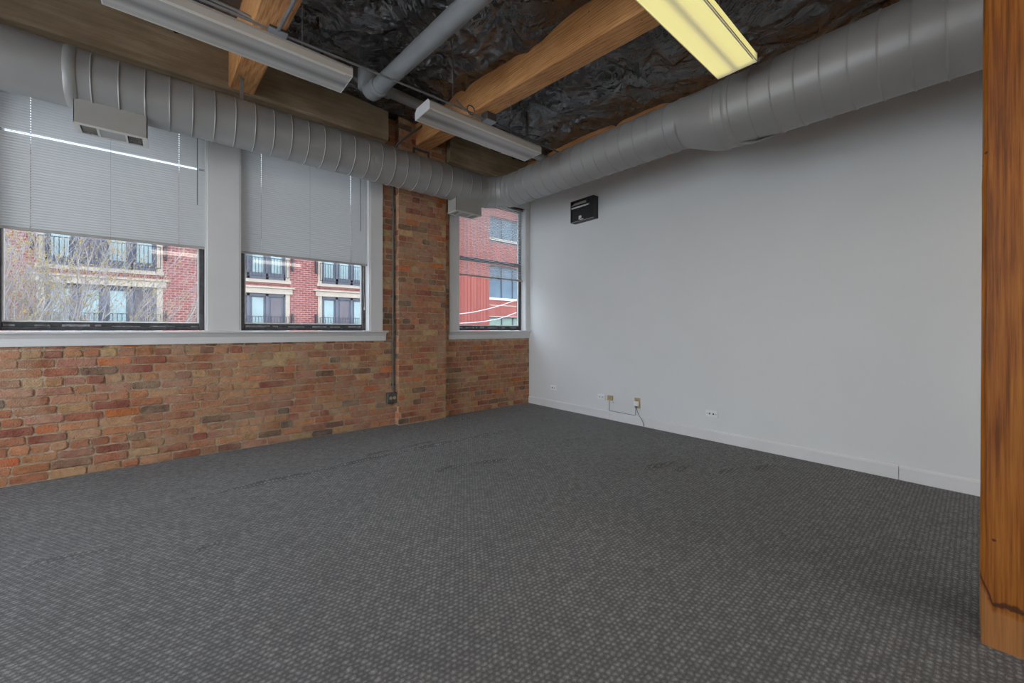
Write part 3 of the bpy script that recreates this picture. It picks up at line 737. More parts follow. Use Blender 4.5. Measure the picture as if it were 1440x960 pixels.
# ------------------------------------------------------------------ venetian blinds
def blind(x0, x1, ztop, zbot, tilt, ladders, label, holes, gap_z=None, cord=None, wand=None, y=4.702, opened=False):
    root = empty('venetian_blind', ((x0+x1)/2, y, ztop)); tag(root, label, 'blind')
    pitch = 0.0200; wdt = 0.0255
    h = MB(); h.box(x0, y-.018, ztop-.025, x1, y+.018, ztop, 0, .003); h.build('headrail', M_['rail'], root)
    b = MB(); b.box(x0, y-.012, zbot, x1, y+.012, zbot+.022, 0, .004); b.build('bottom_rail', M_['rail'], root)
    s = MB(); rr = random.Random(int(x0*100)+5)
    z = zbot+.034
    xs = [x0]
    for hx in holes: xs += [hx-.0028, hx+.0028]
    xs.append(x1)
    while z < ztop-.03:
        tl = tilt+rr.uniform(-.02, .02)
        if gap_z and abs(z-gap_z) < pitch*.55: tl = R(8)
        prof = []
        for q in range(7):
            u = (q/6-.5)*wdt; crown = 0.0026*(1-(2*q/6-1)**2)
            # inner (room) edge low, outer edge high
            prof.append((u*math.cos(tl)-crown*math.sin(tl)*1.0, u*math.sin(tl)+crown*math.cos(tl)))
        sag = rr.uniform(-.0008, .0008)
        for a in range(len(xs)-1):
            hole = a % 2 == 1
            nseg = 1
            u0, u1 = xs[a], xs[a+1]
            rows = [(u0, prof), (u1, prof)]
            vs = [(u, y+p[0], z+p[1]+sag) for u, pr in rows for p in pr]
            fs = [(j, j+1, j+8, j+7) for j in range(6)]
            if hole: fs = [fs[0], fs[1], fs[4], fs[5]]
            s.add(vs, fs, 0, True)
        z += pitch
    s.build('slats', M_['slat'], root)
    for lx in ladders:
        l = MB(); l.tube([(lx, y-.014, ztop-.02), (lx, y-.014, zbot+.01)], .0008, 5); l.tube([(lx, y+.014, ztop-.02), (lx, y+.014, zbot+.01)], .0008, 5)
        l.build('ladder_cord', M_['darkcord'], root)
    if wand:
        wm = MB(); wm.tube([Vector(p) for p in wand], .0035, 8); wm.build('tilt_wand', M_['darkcord'], root)
    if cord:
        cx, cz = cord
        for dx in (-.004, .005):
            c2 = MB(); c2.tube([(cx, y-.02, ztop-.03), (cx+dx, y-.022, (ztop+cz)/2), (cx+dx*2.2, y-.022, cz+.25), (cx+dx*.5, y-.022, cz+.05), (cx, y-.022, cz+.02)], .0014, 6)
            c2.build('lift_cord', M_['cord'], root)
        tm = MB(); tm.tube([(cx, y-.022, cz+.03), (cx, y-.022, cz+.015), (cx, y-.022, cz-.008), (cx, y-.022, cz-.015)], [.003, .006, .008, .004], 8)
        tm.build('cord_tassel', M_['cord'], root)
    return root
BY = 4.702
blind(w_open[1][0]+.003, w_open[1][1]-.003, HEAD-.01, 1.903, -R(68), [-.783, .086, -.35], 'wide pale venetian blind half lowered in the left window, under the box with two grilles',
      [-.783, .086], gap_z=2.632, wand=[(.215, BY-.022, HEAD-.05), (.215, BY-.022, 2.30)])
wm = MB(); 
blind(w_open[2][0]+.003, w_open[2][1]-.003, HEAD-.01, 1.905, -R(68), [.722, 1.603, 1.17], 'grey venetian blind half lowered in the window just left of the brick pilaster',
      [.722, 1.603], cord=(1.752, 1.40), wand=[(1.705, BY-.022, HEAD-.05), (1.705, BY-.022, 2.30)])
blind(3.046+.012, 4.28-.012, HEAD-.01, 1.915, -R(5), [3.20, 4.10, 3.66], 'open slatted venetian blind in the narrow window beside the white wall', [3.2, 4.1], cord=(4.235, 1.43), opened=True)
blind(w_open[0][0]+.012, w_open[0][1]-.01, HEAD-.01, 1.9, -R(68), [-2.3, -1.5], 'pale venetian blind in the far left window outside the picture', [])

# ------------------------------------------------------------------ ducts
def sweep(path, radii, n=48, mb=None, mi=0):
    mb = mb or MB(); mb.tube(path, radii, n, mi, cap=True); return mb
def duct_line(p0, p1, r, first, pitch, bead=.0062, smooth_until=None):
    """straight duct with raised lock seams every pitch metres"""
    p0, p1 = Vector(p0), Vector(p1); L = (p1-p0).length; d = (p1-p0)/L
    st = [(0, r)]; s = first
    while s < L-.01:
        st += [(s-.013, r), (s-.0062, r), (s-.006, r), (s-.003, r+bead), (s+.002, r+bead), (s+.005, r), (s+.0052, r), (s+.012, r)]
        s += pitch
    st.append((L, r)); return [p0+d*a for a, _ in st], [b for _, b in st]
DY, DZ, DR = 4.21, 2.95, 0.20
RX = 3.38
duct = empty('air_duct', (RX, DY, DZ))
tag(duct, 'large grey round air duct running over the windows and turning along the white wall', 'duct')
def part_duct(name, pts, rs, mat=None):
    mb = MB(); mb.tube(pts, rs, 56, 0, cap=True)
    o = mb.build(name, mat or M_['duct'], duct)
    # crisp beads
    return o
pts, rs = duct_line((-.50, DY, DZ), (3.02, DY, DZ), DR, .10, .140)
part_duct('duct_run', pts, rs)
part_duct('duct_run', [(LEFTX+.01, DY, DZ), (-1.9, DY, DZ), (-1.896, DY, DZ), (-1.88, DY, DZ), (-1.87, DY, DZ), (-.53, DY, DZ), (-.50, DY, DZ)], [DR+.003, DR+.003, DR+.009, DR+.009, DR+.003, DR+.003, DR+.003])
part_duct('duct_joint', [(-.535, DY, DZ), (-.53, DY, DZ), (-.475, DY, DZ), (-.47, DY, DZ)], [DR+.002, DR+.007, DR+.007, DR+.002])
# gored elbow
ct = Vector((3.02, DY-.36, DZ)); er = .36; pts = []; rs = []
st = {}
for q in range(25): st[math.pi/2*q/24] = DR
for g in range(5):
    a = math.pi/2*(g+.0)/4
    for off, rr_ in ((-.010, DR), (-.0052, DR), (-.003, DR+.006), (.003, DR+.006), (.0052, DR), (.010, DR)):
        a2 = a+off/er
        if 0 <= a2 <= math.pi/2: st[a2] = rr_
    if 0 < g < 4: st.pop(math.pi/2*g*6/24, None)
for a in sorted(st):
    pts.append(Vector((ct.x+er*math.sin(a), ct.y+er*math.cos(a), DZ))); rs.append(st[a])
part_duct('elbow', pts, rs)
def dz_at(y): return DZ-0.014*(3.85-y)/1.0*0.6
y_a, y_b, y_c = 3.85, 1.64, 1.317
pts, rs = duct_line((RX, y_a, DZ), (RX, y_b, 2.925), DR, .05, .1465)
part_duct('duct_run', pts, rs)
R2 = 0.256
pts = [(RX, y_b+.004, 2.925), (RX, y_b, 2.925), (RX, y_b-.03, 2.922), (RX, y_b-.06, 2.917), (RX, y_c+.05, 2.868), (RX, y_c+.02, 2.862), (RX, y_c, 2.86), (RX, y_c-.004, 2.86)]
rs = [DR+.005, DR+.006, DR+.003, DR+.008, R2-.006, R2-.001, R2+.005, R2+.001]
part_duct('reducer', pts, rs)
pts, rs = duct_line((RX, y_c, 2.86), (RX, FRONTY+.02, 2.83), R2, .105, .138, .007)
pts[0:0] = []; part_duct('duct_run', pts, rs)
part_duct('duct_joint', [(RX, 1.258, 2.86), (RX, 1.25, 2.86), (RX, 1.214, 2.86), (RX, 1.206, 2.86)], [R2+.001, R2+.007, R2+.007, R2+.001])
# loose tab hanging at the underside joint
mb = MB(); mb.add([(3.36, 1.20, 2.604), (3.50, 1.18, 2.62), (3.52, .98, 2.635), (3.42, 1.0, 2.600), (3.40, 1.10, 2.585)], [(0, 1, 2, 3, 4)])
mb.add([(3.36, 1.20, 2.606), (3.50, 1.18, 2.622), (3.52, .98, 2.637), (3.42, 1.0, 2.602), (3.40, 1.10, 2.587)], [(4, 3, 2, 1, 0)])
mb.build('duct_tape_flap', M_['duct'], duct)
# strap hangers
def strap(x, y, z0, z1, label):
    mb = MB(); mb.box(x-.014, y-.002, z0, x+.014, y+.002, z1); mb.box(x-.016, y-.008, z1-.03, x+.016, y+.004, z1, 0, .002)
    tag(mb.build('strap_hanger', M_['conduit']), label, 'strap')
strap(.497, DY-.02, DZ+DR-.008, 3.358, 'flat grey metal strap holding the duct under the left timber beam')
strap(-1.5, DY-.02, DZ+DR-.008, 3.375, 'flat grey metal strap holding the duct under the far left beam')

def diffuser(x0, x1, label):
    y0, y1, z0, z1 = 4.115, 4.30, 2.600, 2.795
    root = empty('duct_diffuser', ((x0+x1)/2, (y0+y1)/2, z1)); tag(root, label, 'vent', 'duct diffusers')
    mb = MB(); t = .004
    for b in ((x0, y0, z0+.004, x1, y0+t, z1), (x0, y1-t, z0+.004, x1, y1, z1), (x0, y0, z0+.004, x0+t, y1, z1), (x1-t, y0, z0+.004, x1, y1, z1), (x0, y0, z1-t, x1, y1, z1)): mb.box(*b)
    mb.box(x0+.01, y0+.01, z0+.03, x1-.01, y1-.01, z0+.034, 1)
    mb.build('housing', [M_['diffuser'], M_['dark']], root)
    g = MB(); L = x1-x0; f = .014
    for b in ((x0-.004, y0-.004, z0-.004, x1+.004, y0+f, z0+.006), (x0-.004, y1-f, z0-.004, x1+.004, y1+.004, z0+.006), (x0-.004, y0+f, z0-.004, x0+.028, y1-f, z0+.006), (x1-.028, y0+f, z0-.004, x1+.004, y1-f, z0+.006)): g.box(*b)
    xa, xb = x0+.028, x1-.028; s1, s2 = xa+(xb-xa)*.27, xa+(xb-xa)*.73
    g.box(s1-.006, y0+f, z0-.003, s1+.006, y1-f, z0+.006); g.box(s2-.006, y0+f, z0-.003, s2+.006, y1-f, z0+.006)
    g.build('grille_frame', M_['grille'], root)
    for a, b in ((xa, s1-.006), (s2+.006, xb)):
        l = MB(); x = a+.006
        while x < b-.002:
            l.add([(x, y0+f, z0), (x+.005, y0+f, z0+.014), (x+.005, y1-f, z0+.014), (x, y1-f, z0)], [(0, 1, 2, 3)]); l.add([(x+.001, y0+f, z0), (x+.006, y0+f, z0+.014), (x+.006, y1-f, z0+.014), (x+.001, y1-f, z0)], [(3, 2, 1, 0)]); x += .0095
        l.build('louvres', M_['grille'], root)
    c = MB(); c.box(s1+.006, y0+f, z0+.002, s2-.006, y1-f, z0+.005); c.build('centre_panel', M_['diffuser'], root)
    return root
diffuser(-.493, -.111, 'grey boxy duct diffuser with slotted underside hanging in front of the left window blind')
diffuser(2.651, 3.030, 'small grey duct diffuser box near the room corner above the narrow window')

# ------------------------------------------------------------------ fluorescent fixtures
def fixture(cx, cy, z0, lensmat, label, ztop=None, with_hang=True):
    L, Wd = 1.24, 0.245; x0, x1, y0, y1 = -L/2, L/2, -Wd/2, Wd/2
    root = empty('fluorescent_fixture', (cx, cy, z0)); tag(root, label, 'light', 'hanging fluorescent fixtures')
    def bl(mb, name, mat): 
        o = mb.build(name, mat); o.parent = root; return o
    h = MB(); h.prism([(y0+.004, .050), (y0+.03, .085), (y1-.03, .085), (y1-.004, .050)], 'x', x0+.006, x1-.006)
    bl(h, 'housing', M_['housing'])
    for s_ in (-1, 1):
        e = MB(); xa = s_*(L/2); e.prism([(y0-.002, -.001), (y0-.002, .056), (y0+.028, .088), (y1-.028, .088), (y1+.002, .056), (y1+.002, -.001)], 'x', min(xa, xa-s_*.004), max(xa, xa-s_*.004))
        bl(e, 'end_cap', M_['housing'])
    # lens: sides, rounded arrises, shallow troughs under the tubes
    prof = [(y0, .052), (y0, .008), (y0+.002, .003), (y0+.007, .0)]
    for i in range(1, 24):
        t = i/24; y = y0+.007+(Wd-.014)*t
        prof.append((y, 0.0035*math.sin(t*math.pi)**2*(-1)+0.004*(math.exp(-((t-.5)/.09)**2))))
    prof += [(y1-.007, .0), (y1-.002, .003), (y1, .008), (y1, .052)]
    l = MB(); xs = [x0+.004, x0+.03, 0, x1-.03, x1-.004]; m = len(prof)
    vs = [(x, p[0], p[1]) for x in xs for p in prof]
    l.add(vs, [(i*m+j, i*m+j+1, (i+1)*m+j+1, (i+1)*m+j) for i in range(len(xs)-1) for j in range(m-1)], 0, True)
    l.prism([(y0+.001, .004), (y0+.001, .052), (y1-.001, .052), (y1-.001, .004)], 'x', x0+.0045, x0+.0055); l.prism([(y0+.001, .004), (y0+.001, .052), (y1-.001, .052), (y1-.001, .004)], 'x', x1-.0055, x1-.0045)
    bl(l, 'lens', lensmat)
    g = MB()
    for (a, b) in ((y0-.0015, y0+.0015), (y1-.0015, y1+.0015)): g.box(x0+.004, a, -.001, x1-.004, b, .006)
    for xx in (x0+.002, x1-.006): g.box(xx, y0, -.002, xx+.004, y1, .002)
    g.box(x0+.03, y0+.004, -.002, x1-.05, y0+.011, .001)  # pale strip along one edge stands in for a bright highlight line
    bl(g, 'lens_edge_glint', M_['edge'])
    if with_hang:
        for hx in (-.33, .33):
            w = MB(); zt = (ztop or film_z(cy))-z0+.03
            w.tube([(hx, 0, .085), (hx, 0, zt)], .0022, 6); w.box(hx-.02, -.01, .084, hx+.02, .01, .094)
            bl(w, 'hanger_wire', M_['conduit'])
    return root
f1 = fixture(.356, 2.943, 2.90, M_['lens'], 'unlit fluorescent fixture hanging in front of the concrete beam, left of the big grey pipe')
f2 = fixture(2.192, 2.943, 2.90, M_['lens'], 'unlit fluorescent fixture hanging below the timber beam near the room corner')
f3 = fixture(2.298, 1.062, 2.90, M_['lens_lit'], 'lit yellow fluorescent fixture overhead beside the big duct')
for i, (x, y) in enumerate([(-1.9, 2.943), (-1.9, 1.062), (0.356, 1.062), (0.356, -1.0), (2.298, -1.4), (-1.9, -1.0), (0.356, -2.6), (2.298, -2.6)]):
    fixture(x, y, 2.90, M_['lens'] if i < 2 else M_['lens_fill'], ['unlit fixture at the far left end of the window row', 'unlit fixture far left of the lit yellow one', 'added fill fixture left of the yellow one, above the camera', 'added fill fixture behind the camera', 'added fill fixture behind the timber post', 'added fill fixture left behind the camera', 'added fill fixture by the back wall', 'added fill fixture in the back corner'][i])  # the lit ones are out of view, added to brighten the room

# ------------------------------------------------------------------ pipes, conduits
pz = lambda y: 3.45-.05*(3.82-y)
drain = empty('drain_pipe', (1.56, 2.0, 3.4)); tag(drain, 'thick grey drain pipe under the black ceiling film ending in an elbow', 'pipe')
def arc(c, r, a0, a1, u, v, n=8):
    c, u, v = Vector(c), Vector(u), Vector(v)
    return [c+(u*math.cos(a0+(a1-a0)*i/n)+v*math.sin(a0+(a1-a0)*i/n))*r for i in range(n+1)]
pr = .072
mb = MB(); mb.tube([(1.75, FRONTY+.02, pz(FRONTY)), (1.515, 3.74, pz(3.74))], pr, 28); mb.build('long_run', M_['pipe'], drain)
mb = MB(); path = [(1.515, 3.72, pz(3.72))]+[tuple(p) for p in arc((1.515, 3.78, pz(3.78)+.13), .13, -math.pi/2, 0, (0, 0, 1), (0, 1, 0))][0:0]
path = [(1.515, 3.72, 3.446), (1.515, 3.78, 3.45), (1.514, 3.83, 3.462), (1.513, 3.872, 3.495), (1.512, 3.895, 3.54), (1.51, 3.90, 3.60), (1.51, 3.90, 3.72)]
mb.tube(path, [.082, .082, .082, .082, .082, .080, .080], 28); mb.build('elbow', M_['pipe'], drain)
mb = MB(); mb.tube([(1.518, 3.66, 3.4425), (1.518, 3.665, 3.4425), (1.515, 3.72, 3.446), (1.515, 3.725, 3.446)], [.078, .086, .086, .080], 28); mb.build('coupling', M_['pipe'], drain)
mb = MB(); mb.tube([(1.51, 3.93, 3.60), (1.66, 3.95, 3.60), (1.67, 3.95, 3.60), (1.74, 3.955, 3.60), (1.75, 3.955, 3.60), (2.34, 3.97, 3.59), (4.10, 4.0, 3.57)], [.062, .062, .068, .068, .054, .052, .052], 24); mb.build('branch_run', M_['pipe'], drain)
mb = MB(); mb.tube([(1.50, 3.93, 3.52), (1.50, 3.93, 3.53), (1.50, 3.93, 3.70)], [.07, .088, .088], 24); mb.build('tee', M_['pipe'], drain)

def conduit(name, pts, r, mat, label, cat='pipe', clamps=()):
    mb = MB(); mb.tube(pts, r, 10)
    for p in clamps: mb.tube([(p[0]-.02, p[1], p[2]), (p[0]+.02, p[1], p[2])], r*1.5, 10)
    return tag(mb.build(name, M_[mat]), label, cat)
conduit('conduit', [(LEFTX+.02, 3.31, 3.305), (.55, 3.31, 3.31)], .011, 'conduit', 'thin metal conduit running from the left to the box on the left timber beam')
conduit('conduit', [(.66, 3.31, 3.305), (1.2, 3.31, 3.315), (1.9, 3.31, 3.325), (2.47, 3.31, 3.325)], .009, 'conduit', 'thin metal conduit crossing under the black film between the two timber beams', clamps=[(1.5, 3.31, 3.318)])
conduit('conduit', [(2.59, 3.31, 3.325), (3.2, 3.31, 3.31), (3.66, 3.31, 3.30)], .009, 'darkconduit', 'thin dark conduit from the beam box to the duct in the corner')
conduit('conduit', [(-.6, 3.40, 3.40), (.2, 3.38, 3.385), (.42, 3.36, 3.37), (.50, 3.33, 3.33), (.56, 3.33, 3.315)], .010, 'conduit', 'second metal conduit bending into the box on the left timber beam')
conduit('conduit', [(.605, 3.26, 3.290), (.62, 2.9, 3.270), (.65, 2.0, 3.228), (.665, 1.5, 3.205)], .012, 'conduit', 'metal conduit running under the left timber beam towards the room')
conduit('conduit', [(2.14, 3.325, 3.40), (2.22, 3.33, 3.36), (2.34, 3.34, 3.335), (2.48, 3.33, 3.325)], .009, 'conduit', 'short bent conduit entering the box under the pilaster beam')
mb = MB(); mb.tube([(2.30+.045*math.cos(a), 3.30, 3.345+.045*math.sin(a)) for a in [i*math.pi/7 for i in range(13)]], .006, 8)
tag(mb.build('cable_loop', M_['darkconduit']), 'dark loop of flexible cable around the conduit under the pilaster beam', 'cable')
conduit('conduit', [(2.60, 3.37, 3.36), (2.75, 3.37, 3.345), (2.95, 3.36, 3.33), (3.10, 3.35, 3.325)], .010, 'darkconduit', 'second dark conduit right of the pilaster beam')
mb = MB(); mb.box(3.062, 3.297, 3.305, 3.082, 3.323, 3.60); mb.box(3.045, 3.285, 3.295, 3.10, 3.335, 3.31, 0, .003)
tag(mb.build('conduit_hanger', M_['darkconduit']), 'dark metal hanger holding the conduit below the creased black film', 'bracket')
def jbox(cx, cy, z0, z1, label, sx=.058, sy=.058):
    root = empty('junction_box', (cx, cy, z1)); tag(root, label, 'box', 'ceiling junction boxes')
    mb = MB(); mb.box(cx-sx, cy-sy, z0+.004, cx+sx, cy+sy, z1, 0, .003); mb.build('box_body', M_['darkconduit'], root)
    mb = MB(); mb.box(cx-sx-.003, cy-sy-.003, z0, cx+sx+.003, cy+sy+.003, z0+.004, 0, .0015); mb.build('cover_plate', M_['box'], root)
jbox(.606, 3.31, 3.285, 3.318, 'square steel junction box under the left timber beam')
jbox(2.53, 3.31, 3.300, 3.390, 'square steel junction box under the beam that meets the pilaster')
# conduit on the pilaster corner down to its outlet box
vc = [(2.085, W-.030, .395), (2.085, W-.030, 3.18), (2.09, W-.035, 3.30), (2.10, 4.55, 3.38), (2.14, 4.50, 3.43), (2.22, 4.46, 3.50), (2.36, 4.40, 3.64), (2.42, 4.38, 3.69)]
mb = MB(); mb.tube(vc, .0125, 12)
for z in (.48, 1.55, 2.6): mb.box(2.065, W-.016, z, 2.115, W-.008, z+.025)
tag(mb.build('conduit', M_['darkconduit']), 'dark vertical conduit in the brick corner left of the pilaster', 'pipe')
root = empty('outlet_box', (2.065, W, .335)); tag(root, 'dark steel outlet box with a tan duplex outlet on the brick wall', 'outlet')
mb = MB(); mb.box(2.00, W-.058, .270, 2.128, W-.008, .400, 0, .005); mb.build('box_body', M_['darkconduit'], root)
mb = MB(); mb.box(2.006, W-.062, .276, 2.122, W-.058, .394, 0, .0015); mb.build('cover_plate', M_['darkconduit'], root)
for zz in (2.040, 2.088):
    mb = MB(); mb.tube([(zz, W-.061, .335), (zz, W-.0655, .335)], .019, 16); o = mb.build('socket', M_['ivory'], root)
    mb = MB(); mb.box(zz-.008, W-.0662, .330, zz-.0055, W-.0652, .342); mb.box(zz+.0055, W-.0662, .330, zz+.008, W-.0652, .342); mb.build('slots', M_['slot'], o)
# steel beam seat on the pilaster
mb = MB(); mb.box(2.33, PILY-.04, 3.392, 2.37, PILY-.012, 3.405); mb.box(2.30, PILY-.035, 3.24, 2.32, PILY-.012, 3.40); mb.box(2.30, PILY-.035, 3.385, 2.52, PILY-.012, 3.402); mb.box(2.50, PILY-.035, 3.24, 2.52, PILY-.012, 3.40)
tag(mb.build('steel_bracket', M_['darkconduit']), 'grey steel channel bracket on the pilaster under the beam end', 'bracket')

# ------------------------------------------------------------------ right-wall fittings
WA = math.atan(.0193)      # wall angle
def on_wall(name, y, z, label, cat, group=None):
    """empty on the right wall; local +x = out of the wall, local y along it"""
    o = empty(name, (xr(y), y, z), math.pi-WA); tag(o, label, cat, group); return o
def child(mb, name, mat, root):
    o = mb.build(name, mat); o.parent = root; return o
# local frame: x out of wall (towards room), y = -world y (towards camera is +y)
def plate(name, y, z, sx, sz, label, group='wall plates'):
    r = on_wall(name, y, z, label, 'outlet', group)
    mb = MB(); mb.box(.0005, -sx/2, -sz/2, .013, sx/2, sz/2, 0, .003); child(mb, 'face_plate', M_['plate'], r)
    return r
def dot(r, y, z, s_, mat, name='port'):
    mb = MB(); mb.box(.0125, y-s_, z-s_*1.1, .0145, y+s_, z+s_*1.1); return child(mb, name, M_[mat], r)
r = plate('data_outlet', 4.11, .297, .125, .068, 'white wall plate with two small ports nearest the brick corner')
dot(r, -.022, 0, .009, 'slot'); dot(r, .024, 0, .006, 'slot')
r = plate('power_outlet', 3.23, .273, .118, .072, 'white duplex power outlet beside the yellowed surface jack')
for yy in (-.026, .022):
    o = MB(); o.tube([(.012, yy, 0), (.0142, yy, 0)], .017, 16); o = child(o, 'socket', M_['plate'], r)
    for q in (-.007, .007):
        mb = MB(); mb.box(.014, yy+q-.0026, -.005, .0152, yy+q+.0026, .010); child(mb, 'slot', M_['slot'], r)
r = on_wall('surface_jack', 3.085, .281, 'yellowed plastic surface jack on the white wall with a cable below it', 'outlet')
mb = MB(); mb.box(.0005, -.036, -.030, .038, .036, .030, 0, .004); child(mb, 'jack_body', M_['ivory'], r)
mb = MB(); mb.box(.037, -.006, -.004, .0395, .002, .004); child(mb, 'screw', M_['slot'], r)
mb = MB(); mb.box(.0005, .030, -.058, .003, .040, -.050); child(mb, 'screw', M_['slot'], r)
conduit('cable', [(xr(3.09)-.02, 3.10, .252), (xr(3.09)-.014, 3.103, .18), (xr(3.09)-.020, 3.103, .112)], .0035, 'darkcord', 'thin grey cable dropping from the yellowed jack to the baseboard', 'cable')
conduit('cable', [(xr(3.1)-.008, 3.10, .114), (xr(2.9)-.008, 2.9, .1135), (xr(2.72)-.008, 2.73, .113), (xr(2.72)-.012, 2.718, .125), (xr(2.71)-.014, 2.712, .20), (xr(2.71)-.012, 2.712, .225)], .003, 'darkcord', 'thin cable along the top of the baseboard between jack and plugged outlet', 'cable')
r = on_wall('power_outlet', 2.697, .268, 'open tan duplex outlet with a white plug adapter on the white wall', 'outlet')
mb = MB(); mb.box(.0005, -.040, -.062, .004, .040, .062, 0, .001); child(mb, 'mounting_plate', M_['ivory'], r)
mb = MB(); mb.box(.004, -.020, -.052, .022, .020, .054, 0, .004); child(mb, 'receptacle', M_['ivory'], r)
mb = MB(); mb.box(.0225, -.010, .028, .0235, -.005, .042); mb.box(.0225, .005, .028, .0235, .010, .042); child(mb, 'slots', M_['slot'], r)
rp = empty('plug_adapter', (xr(2.68)-.045, 2.69, .268), math.pi-WA); tag(rp, 'small white plug adapter in the open outlet with a grey cord', 'plug')
mb = MB(); mb.box(-.022, -.028, -.030, .012, .028, .024, 0, .006); child(mb, 'plug_body', M_['plate'], rp)
mb = MB(); mb.box(-.016, -.012, -.052, .002, .012, -.030, 0, .004); child(mb, 'cord_grip', M_['darkcord'], rp)
pc = MB(); pc.tube([(xr(2.68)-.040, 2.688, .215), (xr(2.68)-.045, 2.672, .18), (xr(2.66)-.05, 2.648, .135), (xr(2.63)-.05, 2.615, .095), (xr(2.6)-.045, 2.596, .060), (xr(2.6)-.04, 2.592, .03), (xr(2.6)-.025, 2.60, .008)], .0038, 8); pc.build('power_cord', M_['darkcord'], rp)
r = plate('data_outlet', 1.811, .280, .122, .076, 'white wall plate with a teal and a dark port on the long white wall')
dot(r, -.020, 0, .008, 'teal'); dot(r, .018, 0, .007, 'slot'); dot(r, .045, 0, .003, 'slot', 'screw'); dot(r, -.045, 0, .003, 'slot', 'screw')

# emergency light: an open black box
r = on_wall('emergency_light', 3.49, 2.78, 'black box emergency light with a small tube, high on the white wall below the duct', 'light')
D, hy, hz = .10, .20, .146
mb = MB(); t = .006
mb.box(.0005, -hy, -hz, .006, hy, hz)
mb.box(.006, -hy, hz-t, D, hy, hz); mb.box(.006, -hy, -hz, D, hy, -hz+t); mb.box(.006, -hy, -hz, D, -hy+t, hz); mb.box(.006, hy-t, -hz, D, hy, hz)
mb.box(.082, -hy+t, -hz+t, .088, hy-t, .042)          # recessed front panel
mb.box(.040, -hy+t, .042, .088, hy-t, .050)
child(mb, 'box_body', M_['black'], r)
mb = MB(); mb.add([(.05, -hy+.03, .128), (.095, -hy+.012, .080), (.095, hy-.090, .080), (.05, hy-.105, .128), (.052, -hy+.03, .131), (.098, -hy+.012, .082), (.098, hy-.09, .082), (.052, hy-.105, .131)],
              [(0, 1, 2, 3), (7, 6, 5, 4), (0, 4, 5, 1), (2, 6, 7, 3), (1, 5, 6, 2), (0, 3, 7, 4)]); child(mb, 'reflector', M_['grille'], r)
mb = MB(); mb.tube([(.098, -hy+.025, .048), (.098, hy-.075, .048)], .011, 12); tb = child(mb, 'lamp_tube', M_['plate'], r)
for yy in (-hy+.02, hy-.08):
    mb = MB(); mb.tube([(.098, yy, .048), (.098, yy+.012, .048)], .014, 12); child(mb, 'tube_socket', M_['rail'], r)
mb = MB(); mb.box(.088, .075, -hz+t, D+.002, hy-.002, hz-.004, 0, .004); child(mb, 'side_module', M_['black'], r)
mb = MB(); mb.box(.088, -.055, -.112, .100, -.012, -.074, 0, .003); mb.box(.100, -.05, -.128, .108, -.03, -.108, 0, .002); mb.box(.088, -.03, -.132, .096, .02, -.122, 0, .001); child(mb, 'test_switch', M_['plate'], r)
mb = MB(); mb.box(D-.002, -hy, -hz-.001, D+.002, hy, -hz+.005); mb.box(D-.002, -hy-.001, -hz, D+.002, -hy+.003, hz-.02); child(mb, 'front_lip', M_['rail'], r)

